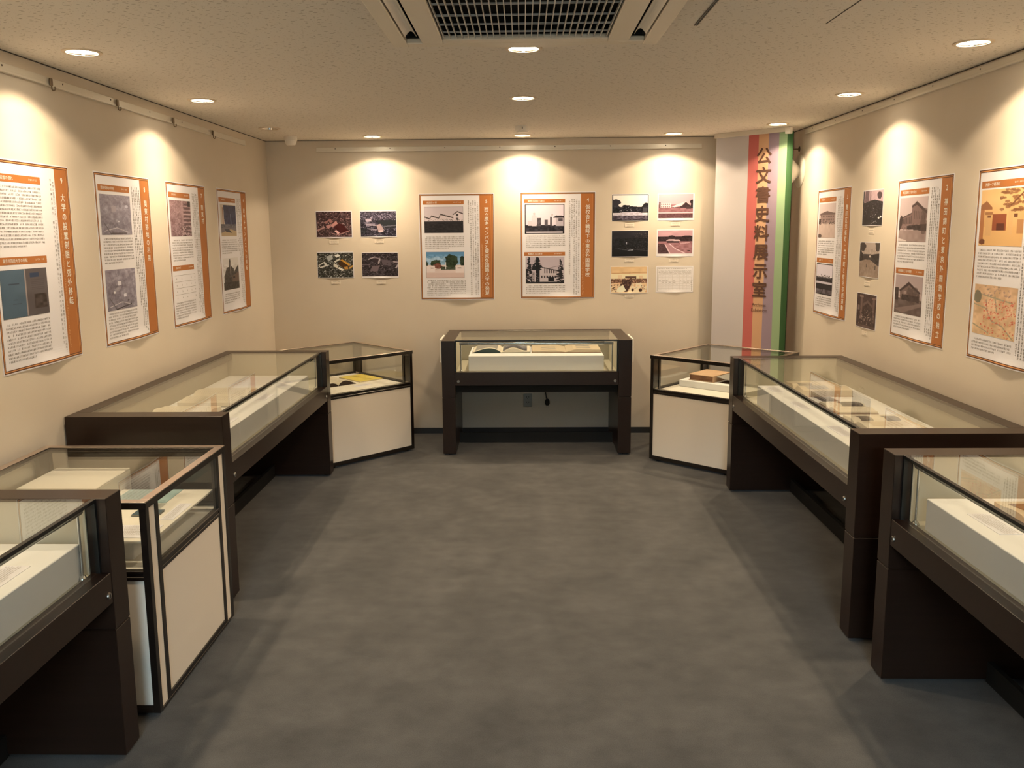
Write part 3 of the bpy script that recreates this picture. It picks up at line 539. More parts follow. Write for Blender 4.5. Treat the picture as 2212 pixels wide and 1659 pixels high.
DOWNLIGHTS = [(-1.757, 3.49), (-1.752, 4.76), (-1.764, 6.045), (0.008, 3.527), (0.007, 4.802), (-1.143, 6.615), (0.003, 6.645), (1.154, 6.632), (1.788, 3.53), (1.785, 4.805), (1.784, 6.108),
              (-1.757, 2.2), (1.788, 2.25), (-1.757, .9), (1.788, .95)]
AC = (0.013, 2.79)
room()

LAMP_LABELS = ['left ceiling downlight nearest the viewer, lit', 'second lit downlight along the left wall, above the poster numbered 8', 'unlit downlight in the back left corner beside the cylinder detector', 'lit downlight partly hidden by the air conditioner', 'lit downlight alone in the middle of the ceiling beyond the air conditioner',
               'lit downlight by the back wall above the four aerial photographs', 'lit downlight by the back wall just beyond the smoke detector', 'lit downlight by the back wall above the six photographs', 'right ceiling downlight nearest the viewer, lit', 'second lit downlight along the right wall, above the poster numbered 2', 'lit downlight above the end of the striped banner rail']
def downlight(i, x, y):
    lit = i != 2
    lab = LAMP_LABELS[i] if i < len(LAMP_LABELS) else 'downlight in the ceiling behind the viewer'
    t = thing('ceiling_downlight', lab, 'ceiling light', (x, y, H), 0, 'recessed downlights in the ceiling' if i < 11 else 'downlights behind the viewer')
    MB().lathe([(.0755, 0), (.0755, -.003), (.071, -.006), (.060, -.005), (.060, 0)], 40).build('trim_ring', 'ring', t)
    MB().lathe([(.0605, -.003), (.050, .05), (.049, .05), (.0595, -.003)], 40).build('reflector', 'cup', t)
    MB().lathe([(.001, -.001), (.03, 0), (.058, .002), (.058, .006), (.001, .006)] if lit else [(.001, .045), (.03, .043), (.05, .043), (.05, .05), (.001, .052)], 32).build('lamp_lens', 'lampon' if lit else 'lampoff', t)
    if lit:
        for share, ang, blend in ((.34, 133, .24), (.66, 111, 1.0)):      # reflector: wide lobe with a firm edge, and the beam itself
            ld = bpy.data.lights.new('lamp_light', 'SPOT'); ld.energy = LAMP_W * share; ld.color = LAMP_COL; ld.spot_size = math.radians(ang); ld.spot_blend = blend; ld.shadow_soft_size = 0.035
            lo = bpy.data.objects.new('lamp_light', ld); COL.objects.link(lo); lo.parent = t; lo.location = (0, 0, -.012)
for i, (x, y) in enumerate(DOWNLIGHTS): downlight(i, x, y)

# ------------------------------------------------------------------ ceiling fittings
def air_con():
    t = thing('air_conditioner', 'cream ceiling cassette air conditioner with grey wire grille', 'air conditioner', (AC[0], AC[1], H))
    A, B, D = .487, .475, .045
    m = MB()
    # outer frame ring with sloped skirt, openings left for the two side slots and the grille
    def ring(x0, x1, y0, y1): m.box(x0, x1, y0, y1, -D, -D + .02, .003)
    ring(-A, -A + .055, -B, B); ring(A - .055, A, -B, B); ring(-A + .055, A - .055, B - .055, B); ring(-A + .055, A - .055, -B, -B + .055)
    ring(-.375, -.298, -B + .055, B - .055); ring(.298, .375, -B + .055, B - .055); ring(-.298, .298, .372, B - .055)
    o1 = m.build('frame', 'ac', t)
    sk = MB()
    for (x0, y0, x1, y1) in ((-A, -B, A, -B), (A, -B, A, B), (A, B, -A, B), (-A, B, -A, -B)):
        k = .96
        sk.quad((x0, y0, -D + .018), (x1, y1, -D + .018), (x1 * k, y1 * k, 0), (x0 * k, y0 * k, 0))
    sk.build('skirt', 'ac', t)
    MB().box(-.435, .435, -.435, .435, .10, .11).box(-.435, -.425, -.435, .435, -.02, .1).box(.425, .435, -.435, .435, -.02, .1).box(-.425, .425, .425, .435, -.02, .1).box(-.425, .425, -.435, -.425, -.02, .1).build('inner_housing', 'acdark', t)
    MB().box(-.42, .42, -.42, .42, .06, .066).build('filter', 'acdark', t)
    g = MB()
    n = 27
    for i in range(n):
        x = -.29 + .58 * i / (n - 1); g.box(x - .0016, x + .0016, -.42, .372, -D + .006, -D + .016)
    for y in (-.34, -.20, -.06, .08, .20, .31): g.box(-.298, .298, y - .002, y + .002, -D + .012, -D + .018)
    g.build('grille', 'grille', t)
    for s in (-1, 1):
        v = MB(); pts = []
        for k in range(9):
            a = k / 8; pts.append((s * (.384 + .041 * a), -D + .004 + .020 * math.sin(PI * a)))
        pts += [(x, z + .004) for x, z in pts[::-1]]
        v.extrude(pts, -.40, .33); v.build('vane', 'white', t)
    f = MB(); pts = [(.36 * math.sin(a), B + .085 * (math.cos(a / 1.0) ** 2)) for a in np.linspace(-PI / 2, PI / 2, 25)]
    n = len(pts); f.add([(x, y, -.034) for x, y in pts] + [(x, y, 0) for x, y in pts], [tuple(range(n))] + [(i, i + 1, n + i + 1, n + i) for i in range(n - 1)])
    f.build('fascia', 'ac', t)
air_con()

t = thing('smoke_detector', 'round white smoke detector on the ceiling in front of the back wall', 'detector', (.002, 6.08, H))
MB().lathe([(.0, 0), (.052, 0), (.052, -.03), (.047, -.034), (.0, -.034)], 32, closed=False).build('base', 'white', t); MB().lathe([(0, -.034), (.040, -.034), (.036, -.044), (0, -.046)], 32, closed=False).build('sensor_cap', 'white', t); MB().box(-.003, .003, -.0545, -.051, -.024, -.010).build('indicator', 'dark', t)
t = thing('motion_detector', 'small cream cylinder detector hanging in the back left ceiling corner', 'detector', (-1.76, 6.575, H))
MB().lathe([(0, 0), (.048, 0), (.048, -.030), (.044, -.034), (0, -.034)], 32, closed=False).build('base', 'white', t); MB().lathe([(0, -.034), (.044, -.034), (.040, -.052), (.032, -.064), (0, -.066)], 32, closed=False).build('dome', 'white', t)

# ------------------------------------------------------------------ picture rails and hooks
def rail(name, label, L, loc, rz):
    t = thing(name, label, 'picture rail', loc, rz, 'picture rails')
    MB().box(0, L, -.014, 0, .0, .036, .0015).box(0, L, -.018, -.014, .0, .010, .001).build('profile', 'rail', t)
    n = max(3, int(L / .42)); s = MB()
    for i in range(n): s.lathe([(0, -.0155), (.004, -.0150), (.004, -.014), (0, -.0139)], 12, (L * (i + .35) / n, 0, .024), 'y', closed=False)
    s.build('screws', 'screw', t)
rail('picture_rail', 'long cream picture rail high on the back wall', 3.055, (-1.638, YB, 2.300), 0)
rail('picture_rail', 'cream picture rail with four hooks along the left wall', 5.3, (XL, 1.035, 2.302), PI / 2)
rail('picture_rail', 'cream picture rail along the top of the right wall', 5.3, (XR, 6.33, 2.342), -PI / 2)
HK = ['rail hook nearest the viewer on the left wall rail', 'second rail hook from the viewer on the left wall rail', 'third rail hook from the viewer on the left wall rail', 'rail hook farthest from the viewer on the left wall rail']
hook0 = thing('rail_hook', HK[0], 'hook', (XL, 3.73, 2.302), 0, 'hooks on the left picture rail')
MB().box(.0185, .026, -.010, .010, .0, .032, .002).build('slider', 'bronzehook', hook0)
hm = MB()
pp = [(.024, 0, .004), (.024, 0, -.010)] + [(.031 - .007 * math.cos(a), 0, -.012 - .008 * math.sin(a)) for a in np.linspace(0, PI, 7)] + [(.038, 0, -.004)]
for a, b in zip(pp, pp[1:]): hm.tube(a, b, .0028, 8)
hm.build('hook', 'bronzehook', hook0)
for k, y in enumerate((4.335, 5.018, 5.652)):
    c = copy_tree(hook0); c.location = (XL, y, 2.302); c['label'] = HK[k + 1]

# ------------------------------------------------------------------ posters
PW, PH = .594, .841
def ring_strip(m, x0, z0, x1, z1, th, y, n=60):
    for i in range(n):
        a, b = x0 + (x1 - x0) * i / n, x0 + (x1 - x0) * (i + 1) / n
        m.quad((a, y, z0), (b, y, z0), (b, y, z0 + th), (a, y, z0 + th)); m.quad((a, y, z1 - th), (b, y, z1 - th), (b, y, z1), (a, y, z1))
        c, d = z0 + (z1 - z0) * i / n, z0 + (z1 - z0) * (i + 1) / n
        m.quad((x0, y, c), (x0 + th, y, c), (x0 + th, y, d), (x0, y, d)); m.quad((x1 - th, y, c), (x1, y, c), (x1, y, d), (x1 - th, y, d))
def grid(m, x0, x1, z0, z1, y, nx, nz):
    v = [(x0 + (x1 - x0) * i / nx, y, z0 + (z1 - z0) * j / nz) for j in range(nz + 1) for i in range(nx + 1)]
    m.add(v, [(j * (nx + 1) + i, j * (nx + 1) + i + 1, (j + 1) * (nx + 1) + i + 1, (j + 1) * (nx + 1) + i) for j in range(nz) for i in range(nx)])
def sheet_body(m, x0, x1, z0, z1, y0, y1, nx, nz):
    """thin closed sheet between y0 (front) and y1 (back)"""
    grid(m, x0, x1, z0, z1, y0, nx, nz); k = len(m.v); grid(m, x0, x1, z0, z1, y1, nx, nz); o = 0
    a = lambda i, j: j * (nx + 1) + i
    for i in range(nx):
        m.f.append((a(i, 0), a(i + 1, 0), k + a(i + 1, 0), k + a(i, 0))); m.f.append((a(i, nz), a(i + 1, nz), k + a(i + 1, nz), k + a(i, nz)))
    for j in range(nz):
        m.f.append((a(0, j), a(0, j + 1), k + a(0, j + 1), k + a(0, j))); m.f.append((a(nx, j), a(nx, j + 1), k + a(nx, j + 1), k + a(nx, j)))
def curl_obj(o, w_, amp, reach, cx=.55):
    me = o.data; n = len(me.vertices); c = np.empty(n * 3, np.float32); me.vertices.foreach_get('co', c); c = c.reshape(-1, 3)
    k = np.clip(1 - c[:, 2] / reach, 0, 1) ** 2 * np.exp(-((c[:, 0] / w_ - cx) / .2) ** 2); c[:, 1] -= amp * k; me.vertices.foreach_set('co', c.ravel()); me.update()

def poster(label, loc, rz, num, title, tz, heads, pics, texts, cols, latin=None, real=None, seed=1, table=False, tpitch=.0415, strip=True):
    """num, title (vertical lettering), heads [(u0,u1,v,str)], pics [(fn,u0,u1,v0,v1)], texts [(u0,u1,v0,v1)], cols list of end v; u right, v down in 0..1"""
    rnd = random.Random(seed)
    t = thing('wall_poster', label, 'poster', loc, rz, 'numbered exhibition posters on the walls')
    X = lambda u: u * PW
    Z = lambda v: (1 - v) * PH
    parts = []
    m = MB(); sheet_body(m, -.005, PW + .004, -.005, PH + .005, -.0012, -.0002, 26, 84); parts.append(m.build('sheet', 'paper', t))
    m = MB(); ring_strip(m, 0, 0, PW, PH, .0045, -.0016); ring_strip(m, .0085, .0085, PW - .0085, PH - .0085, .0035, -.0016); parts.append(m.build('border', 'brown', t))
    m = MB(); ring_strip(m, .0045, .0045, PW - .0045, PH - .0045, .004, -.0015); parts.append(m.build('inner_border', 'orangeline', t))
    m = MB(); grid(m, X(.812), PW - .012, .012, PH - .012, -.0017, 8, 84); ts = m.build('title_band', 'orange', t); parts.append(ts)
    m = MB(); m.quad((X(.965), -.0019, .015), (X(.968), -.0019, .015), (X(.968), -.0019, PH - .015), (X(.965), -.0019, PH - .015)); parts.append(m.build('band_line', 'orangeline', t))
    if num and strip:
        m = MB(); put_char(m, num, X(.905), Z(.07), .036, -.0021, .016); parts.append(m.build('number', 'whiteink', t))
        m = MB(); column(m, title, X(.905), Z(tz), .036, tpitch, -.0021, .016)
        parts.append(m.build('title_lettering', 'whiteink', t))
        if latin: m = MB(); vert_latin(m, latin[0], X(.842), Z(latin[1]), latin[2], -.0021); parts.append(m.build('subtitle_lettering', 'paleorange', t))
    for u0, u1, v, s_ in heads:
        m = MB(); m.quad((X(u0), -.0017, Z(v + .036)), (X(u1), -.0017, Z(v + .036)), (X(u1), -.0017, Z(v)), (X(u0), -.0017, Z(v))); hb = m.build('heading_bar', 'orange', t); parts.append(hb)
        m = MB()
        if s_: row_text(m, s_, X(u0 + .05), Z(v + .018), .0165, -.0020, .01)
        else: fake_rows(m, X(u0 + .05), X(u0 + .27), Z(v + .006), Z(v + .03), .0195, -.0020, rnd)
        ho = m.build('heading_lettering', 'whiteink', t); ho.parent = hb; parts.append(ho); m = MB()
        fake_rows(m, X(u1 - .16), X(u1 - .03), Z(v + .010), Z(v + .026), .0125, -.0020, rnd, last=1)
        ho = m.build('date_lettering', 'whiteink', t); ho.parent = hb; parts.append(ho)
    for fn, u0, u1, v0, v1 in pics: parts.append(fn().sheet('printed_photo', X(u0), X(u1), Z(v1), Z(v0), -.0018, t))
    m = MB()
    for u0, u1, v0, v1 in texts: fake_rows(m, X(u0), X(u1), Z(v0), Z(v1), .0148, -.0019, rnd, .0100)
    if table:
        for v in (.645, .69, .735, .78): m.quad((X(.07), -.0019, Z(v)), (X(.60), -.0019, Z(v)), (X(.60), -.0019, Z(v) + .0012), (X(.07), -.0019, Z(v) + .0012))
        for v in (.66, .705, .75, .795):
            for u in (.09, .22, .34, .46, .56): fake_rows(m, X(u), X(u + .07), Z(v), Z(v + .02), .015, -.0019, rnd)
    parts.append(m.build('body_text', 'ink', t))
    m = MB()
    n = len(cols)
    if real:
        for i, s_ in enumerate(real):
            if i < len(cols): column(m, s_, X(.785 - i * .031), Z(.06), .0125, (cols[i] - .06) * PH / len(s_), -.0019)
    else: fake_cols(m, X(.635), X(.80), Z(.06), [Z(c) for c in cols], -.0019, rnd, .0135)
    parts.append(m.build('column_text', 'ink', t))
    for o in parts: curl_obj(o, PW, .010, .07)
    return t

E2 = [.97, .95, .7]
R4 = ['　世界恐慌から戦争へと時代が傾くにつれ、学部・卒業生もまた戦争に駆り出されていきます。特に一九四一年', '（昭和一六）以降、学生の修学年限は短縮され、一九四二年には文科系学生に対する徴兵猶予が停止されます。学徒', '動員と学徒出陣により、授業は間断としたものに変わってゆき、一九四四年においては、同年に入学した一年生を', '除き、殆んど授業が実施されなかったようです。', '　また一九四四年には、外国語学校は修業年限三年の東京外事専門学校へと改編されます。']
R5 = ['　一九四九年（昭和二四）に、語学だけではなく、外国の言語とそれを基礎とする文化一般につき理論と実際にわた', 'り研究・教授する新制の東京外国語大学が発足します。日本の経済発展に伴い、学科が増設され、大学院も新設さ', 'れます。語学科や学生数の増加に伴い、北区西ヶ原のキャンパスでは増改築が繰り返されます。', '　また一九七〇年には、府中市住吉町に外国語学部附属日本語学校が設置され、留学生への教育や日本語教', '育教材の開発が進められます。']
LW, RW, BW = PI / 2, -PI / 2, 0
poster('poster numbered 9 with a blue folder photo, nearest on the left wall', (XL, 3.245, 1.123), LW, '9', '大学の設置制限と郊外移転', .135, [(.045, .62, .065, '郊外設置の流れ'), (.045, .62, .455, '東京外国語大学の移転')], [(p9a, .045, .60, .515, .745)], [(.05, .62, .115, .43), (.06, .60, .765, .965)], [.97, .95, .93, .93, .66], ('Restrictions for Establishment of Universities and Relocation to the Suburbs', .32, .53), ['　大学の設置については、一九五九年の工場等制限法により、都市部での新設・増設が制限されます。一九六四年に', '大学の新設が増え、都市への大学集中が問題となり、大学の郊外移転が進みます。'], seed=9)
poster('wall poster numbered 8 with two grey aerial maps on the left wall', (XL, 4.077, 1.123), LW, '8', '関東村跡地の利用', .135, [(.045, .60, .065, '関東村跡地の利用')], [(lambda: grey_map(1, False), .06, .60, .12, .355), (lambda: grey_map(2, True), .06, .60, .56, .80)], [(.07, .60, .37, .545), (.06, .60, .81, .97)], [.97, .95, .93, .80, .60], seed=8)
poster('poster numbered 7 with a pinkish aerial photo and a table of figures', (XL, 4.897, 1.123), LW, '7', '関東村', .135, [(.045, .58, .065, None), (.045, .58, .575, None)], [(p7a, .06, .58, .12, .37)], [(.07, .58, .39, .555), (.06, .58, .83, .965)], [.97, .95, .9, .93, .45], table=True, seed=77)
poster('poster numbered 6 with a dark blue building photo, next to the corner', (XL, 5.714, 1.123), LW, '6', '府中キャンパスへの移転', .135, [(.045, .60, .065, None)], [(p6a, .08, .60, .12, .375), (p6b, .07, .60, .555, .815)], [(.07, .60, .40, .53), (.06, .60, .84, .93)], [.97, .95, .93, .90, .5], seed=6)
poster('poster numbered 5 with a coloured gate photo, left of two on the back wall', (-.826, YB, 1.1215), BW, '5', '西ヶ原キャンパスと東京外国語大学の発足', .125, [(.045, .60, .06, '北区西ヶ原')], [(p5a, .062, .59, .118, .365), (p5b, .075, .595, .545, .795)], [(.065, .60, .395, .525), (.08, .61, .81, .975)], [.965, .965, .80, .965, .29], ('Establishment of the Tokyo University of Foreign Studies', .47, .42), R5, seed=5, tpitch=.0372)
poster('poster numbered 4 with two black and white school photos on the back wall', (-.014, YB, 1.1265), BW, '4', '仮校舎と戦時下の東京外国語学校', .115, [(.045, .60, .06, '滝野川区西ヶ原町'), (.045, .60, .56, '板橋区上石神井')], [(p4a, .055, .59, .11, .385), (p4b, .065, .59, .605, .86)], [(.07, .60, .40, .535), (.07, .60, .875, .97)], [.955, .97, .97, .43, .79], ('The Tokyo School of Foreign Languages during the War', .475, .42), R4, seed=4, tpitch=.0385)
poster('poster numbered 3 with school front and pond photos, nearest the banner', (XR, 6.026, 1.083), RW, '3', '麹町区元衛町・竹平町と校名存続運動', .125, [(.045, .58, .06, None), (.045, .58, .545, None)], [(p3a, .055, .58, .108, .38), (p3b, .055, .58, .59, .84)], [(.06, .58, .40, .53), (.06, .58, .855, .955)], [.97, .96, .95, .92, .6], seed=3, tpitch=.040)
poster('wall poster numbered 2 with two photos of a wooden building, middle of the right wall', (XR, 4.755, 1.078), RW, '2', '神田錦町と東京外国語学校の独立', .125, [(.045, .60, .06, '神田錦町3丁目の校舎'), (.045, .60, .555, '神田錦町2丁目の校舎')], [(p2a, .055, .59, .11, .385), (p2b, .055, .59, .60, .845)], [(.06, .60, .40, .53), (.06, .60, .86, .965)], [.97, .96, .95, .93, .70], ('Independence of the Tokyo School of Foreign Languages', .44, .44), seed=2, tpitch=.0465)
poster('wall poster with sepia gate photo and old red map on the right wall', (XR, 3.929, 1.078), RW, '1', '', .125, [(.045, .62, .06, '神田一ツ橋通町')], [(p1a, .055, .62, .105, .395), (p1b, .055, .62, .60, .865)], [(.06, .62, .41, .585), (.06, .60, .885, .965)], [.97, .96, .95, .95, .93], seed=11)

# ------------------------------------------------------------------ loose photographs and their captions
def photo(label, fn, loc, rz, w_, h, margin, sheet='paper', portrait=False, tilt=0.0):
    t = thing('wall_photograph', label, 'photograph', loc, rz, 'loose photographs pinned to the walls')
    m = MB(); sheet_body(m, 0, w_, 0, h, -.0012, -.0002, 24, 42); parts = [m.build('sheet', sheet, t)]
    parts.append(fn().sheet('print', margin[0], w_ - margin[1], margin[2], h - margin[3], -.0016, t))
    for o in parts: curl_obj(o, w_, .005, .035, .5)
    t.rotation_euler = (0, tilt, rz)
    return t
m1 = (.003, .005, .005, .006)
photo('aerial photograph of a reddish campus, upper left of the four on the back wall', pA, (-1.6665, YB, 1.626), 0, .293, .213, m1, tilt=.003)
photo('dark aerial photograph of white school roofs, upper right of the four on the back wall', pB, (-1.309, YB, 1.626), 0, .296, .212, m1)
photo('aerial photograph with yellow sports ground, lower left of the four on the back wall', pC, (-1.669, YB, 1.299), 0, .297, .212, m1)
photo('darkest brown aerial photograph with broad white lower edge, lower right of the four', pD, (-1.305, YB, 1.298), 0, .297, .207, (.002, .004, .014, .004))
photo('black and white photograph of trees under bright sky, upper left of six', pE, (.716, YB, 1.738), 0, .295, .212, (.002, .003, .003, .003))
photo('pink toned photograph of a gabled hall, upper right of six on the back wall', pF, (1.079, YB, 1.740), 0, .294, .210, (.008, .012, .018, .003), 'paper')
photo('almost black photograph of a street, middle left of six on the back wall', pG, (.716, YB, 1.453), 0, .296, .211, (.002, .003, .003, .004))
photo('pink toned photograph of a white road through fields, on the back wall', pH, (1.077, YB, 1.453), 0, .296, .216, (.010, .010, .024, .008))
photo('sepia photograph of a crowded classroom, lower left of six on the back wall', pI, (.709, YB, 1.159), 0, .301, .219, (.004, .004, .005, .004))
photo('white sheet printed with a table, lower right of six on the back wall', pJ, (1.076, YB, 1.164), 0, .301, .213, (.001, .001, .001, .001))
photo('dark photograph of a crowd before windows, top of three between posters 3 and 2', pK, (XR, 5.237, 1.681), RW, .291, .210, (.004, .004, .003, .006))
photo('sepia photograph of a yard with trees, middle of three between posters 3 and 2', pL, (XR, 5.247, 1.376), RW, .292, .209, (.004, .004, .003, .003))
photo('brown group photograph at a gateway, bottom of three between posters 3 and 2', pM, (XR, 5.251, 1.070), RW, .292, .209, (.004, .004, .003, .003))
def caption(label, loc, rz, w_=.075, h=.028, seed=0):
    rnd = random.Random(seed); t = thing('caption_card', label, 'caption', loc, rz, 'small caption cards under the photographs')
    m = MB(); m.box(0, w_, -.0022, 0, 0, h, .0004); m.build('card', 'cream', t)
    m = MB(); fake_rows(m, .008, w_ - .008, h - .004, h - .012, .0075, -.0027, rnd, .0046, 1); fake_rows(m, .010, w_ - .010, h - .018, h - .026, .0075, -.0027, rnd, .0046, 1); m.build('print', 'ink', t)
for i, (lab, x, z) in enumerate([('caption card under the reddish aerial photograph', -1.564, 1.577), ('caption card under the aerial photograph of white school roofs', -1.197, 1.577), ('caption card under the aerial photograph with yellow sports ground', -1.560, 1.250), ('caption card under the darkest brown aerial photograph', -1.191, 1.249),
        ('caption card under the photograph of trees and bright sky', .821, 1.692), ('caption card under the pink photograph of the gabled hall', 1.186, 1.697), ('caption card under the almost black photograph', .822, 1.411), ('caption card under the pink photograph of the road', 1.178, 1.407), ('caption card under the sepia classroom photograph', .826, 1.124)]): caption(lab, (x, YB, z), 0, seed=i)
for i, (lab, y, z) in enumerate([('caption card under the dark crowd photograph', 5.131, 1.634), ('caption card under the sepia yard photograph', 5.152, 1.325), ('caption card under the brown group photograph', 5.147, 1.027)]): caption(lab, (XR, y, z), RW, .080, .027, seed=30 + i)

# ------------------------------------------------------------------ banner across the right corner
def banner():
    dx, dy = 1.933 - 1.49, 6.267 - 6.732; L = math.hypot(dx, dy)
    t = thing('hanging_banner', 'tall white hanging banner with rainbow stripes and large brown lettering across the corner', 'banner', (1.49, 6.732, 0), math.atan2(dy, dx))
    MB().box(0, .60, -.012, .012, H - .034, H, .002).box(.004, .60, -.016, -.012, H - .030, H - .024).build('head_rail', 'rail', t)
    MB().box(.598, .640, -.018, .016, H - .050, H - .004, .003).build('end_cap', 'white', t)
    z0, z1 = .36, H - .030
    cuts = [(.013, .296, 'b_white', 'white_field'), (.296, .380, 'b_pink', 'pink_stripe'), (.380, .464, 'b_orange', 'orange_stripe'), (.464, .546, 'b_purple', 'purple_stripe'), (.546, .610, 'b_green', 'green_stripe')]
    off = lambda x, z: 0.006 * math.sin(x * 9 + .4) * (1 - (z - z0) / (z1 - z0)) ** .7
    for a, b, mm, nm in cuts:
        m = MB(); sheet_body(m, a, b, z0, z1, -.001, 0, 6, 14); m.warp(lambda x, y, z: (x, y + off(x, z), z)); m.build(nm, mm, t)
    # returned right edge
    m = MB(); sheet_body(m, 0, .05, z0, z1, -.001, 0, 5, 14)
    m.warp(lambda x, y, z: (.610 + .034 * math.sin(x / .05 * 1.2), y + off(.61, z) + .030 * (1 - math.cos(x / .05 * 1.5)), z)); m.build('folded_edge', 'b_dgreen', t)
    m = MB(); column(m, '公文書史料展示室', .431, 2.268, .122, .1407, -.0035, .024, 1.04); m.warp(lambda x, y, z: (x, y + off(x, z), z)); m.build('large_lettering', 'b_ink', t)
    m = MB(); row_text(m, 'Archives', .372, 1.100, .033, -.0035, .006, .118); row_text(m, 'Exhibition', .369, 1.059, .033, -.0035, .006, .134); m.warp(lambda x, y, z: (x, y + off(x, z), z)); m.build('small_lettering', 'b_ink', t)
banner()

t = thing('wall_fixture', 'round white wall fixture with a thin disc rim, half hidden behind the banner', 'wall fixture', (XR, 6.46, 2.088))
MB().lathe([(0, 0), (-.0, .122), (-.004, .122), (-.010, .112), (-.012, 0)][0:0] or [(.0, 0), (.122, 0), (.122, -.004), (.105, -.012), (.05, -.016), (.0, -.016)], 40, axis='x', closed=False).build('rim_disc', 'white', t)
MB().lathe([(.05, -.016), (.055, -.03), (.085, -.055), (.104, -.085), (.108, -.12), (.100, -.16), (.07, -.19), (0, -.2)], 40, axis='x', closed=False).build('dome', 'white', t)
t = thing('wall_bracket', 'small brown metal bracket with round flange on the right wall above the white fixture', 'bracket', (XR, 6.488, 2.251))
MB().lathe([(0, 0), (.019, 0), (.019, -.004), (.010, -.008), (0, -.008)], 20, axis='x', closed=False).build('flange', 'bronzehook', t); MB().tube((-.006, 0, 0), (-.075, 0, 0), .0045, 10).build('stem', 'bronzehook', t); MB().tube((-.055, 0, 0), (-.09, 0, 0), .005, 14, .02).build('cone_end', 'steel', t)

# ------------------------------------------------------------------ dark display cases
HT, D, TH = .869, .705, .096
def case(name, label, L, loc, rz, plates=False, low=True):
    t = thing(name, label, 'display case', loc, rz, 'dark brown glass-topped display cases')
    for k, x0 in ((0, 0), (1, L - TH)):
        p = MB().box(x0, x0 + TH, 0, D, .014, .440, .0015).box(x0, x0 + TH, 0, D, .4455, HT, .0015).box(x0 + .004, x0 + TH - .004, .004, D - .004, .43, .45).build('end_panel', 'wood', t)
        f = MB()
        for y in (.04, D - .04): f.lathe([(0, 0), (.014, 0), (.014, .014), (0, .014)], 16, (x0 + TH / 2, y, 0), closed=False)
        f.build('levelling_feet', 'dark', t).parent = p
        if plates:
            xs = -.014 if k == 0 else L; MB().box(xs, xs + .014, .01, .30, .704, .878, .003).build('side_plate', 'white', t)['label'] = 'white plate on the outer side'
    a, b = TH, L - TH
    MB().box(a, b, D - .07, D, HT - .05, HT, .0012).build('back_rail', 'wood', t)
    MB().box(a + .001, b - .001, .030, D - .07, HT - .007, HT - .001).build('top_glass', 'glass', t)
    MB().box(a + .001, b - .001, .034, .040, .634, HT - .010).build('front_glass', 'glass', t)
    MB().box(a, b, .030, .044, HT - .0115, HT - .0005).box(a, a + .010, .030, .044, .632, HT - .011).box(b - .010, b, .030, .044, .632, HT - .011).build('gasket', 'gasket', t)
    MB().box(a + .0012, b - .0012, .0015, .060, .534, .632, .0015).build('front_rail', 'wood', t)
    for x in (a + .025, b - .025):
        lk = MB().lathe([(0, -.004), (.009, -.004), (.011, -.001), (.011, .002), (0, .002)], 24, (x, 0, .566), 'y', closed=False).build('lock', 'steel', t)
        MB().box(x - .001, x + .001, -.0052, -.0038, .561, .571).build('keyhole', 'dark', t).parent = lk
    MB().box(a, b, .10, .118, .463, .540).build('apron', 'woodin', t)
    MB().box(a, b, .06, D - .02, .560, .612).build('tray', 'woodin', t)
    MB().box(a, b, .045, D - .02, .612, .625).build('inner_floor', 'fabric', t)
    MB().box(a, b, D - .034, D - .020, .625, HT - .05).build('back_lining', 'fabric', t)
    MB().box(a, a + .006, .065, D - .034, .625, HT - .009).box(b - .006, b, .065, D - .034, .625, HT - .009).build('side_lining', 'fabric', t)
    MB().box(a, b, .385, .405, .004, .084).build('stretcher', 'woodin', t)
    bar = MB().tube((a + .10, .068, .840), (b - .10, .068, .840), .0125, 24).build('light_bar', 'chrome', t)
    for x, s in ((a + .042, 1), (b - .042, -1)):
        MB().tube((x - .008 * s, .068, .842), (x + .06 * s, .068, .842), .0145, 20).build('bar_end', 'steel', t).parent = bar
        MB().tube((x, .068, .632), (x, .068, .835), .0042, 12).lathe([(0, .625), (.014, .625), (.014, .629), (.007, .640), (0, .640)], 20, (x, .068, 0), closed=False).build('bar_post', 'chrome', t).parent = bar
    return t
LLONG = 2.09
centre = case('display_case', 'short dark brown display case with white side plates, centred against the back wall', 1.403, (-.603, 6.168, 0), 0, True)
long0 = case('display_case', 'long dark display case on the left, the far one beside poster 7', LLONG, (-1.333, 3.630, 0), PI / 2)
for lab, loc, rz in (('dark display case cut off at the lower left picture corner', (-1.281, 2.565 - LLONG, 0), PI / 2), ('long dark display case on the right, the far one below poster 2', (1.320, 5.355, 0), -PI / 2), ('dark display case cut off at the lower right picture corner', (1.322, 3.046, 0), -PI / 2)):
    c = copy_tree(long0); c.location = loc; c.rotation_euler = (0, 0, rz); c['label'] = lab
PZ = .738   # top of the plinths
def plinth(label, x0, x1, y0, y1, z0=.625, z1=PZ):
    o = MB().box(-(x1 - x0) / 2, (x1 - x0) / 2, -(y1 - y0) / 2, (y1 - y0) / 2, 0, z1 - z0, .002).build('display_plinth', 'plinth'); o.location = ((x0 + x1) / 2, (y0 + y1) / 2, z0)
    return tag(o, label, 'plinth', 'white plinths inside the display cases')
plinth('white plinth inside the centre case, under the two albums', -.412, .606, 6.285, 6.80)
plinth('white plinth inside the far left case, under the open books', -1.94, -1.415, 3.80, 5.46)
plinth('white plinth inside the near left case', -1.89, -1.355, .64, 2.435)
plinth('white plinth inside the far right case, under the albums', 1.405, 1.93, 3.52, 5.02)
plinth('white plinth inside the near right case, under the old book', 1.400, 1.93, 1.12, 2.858)

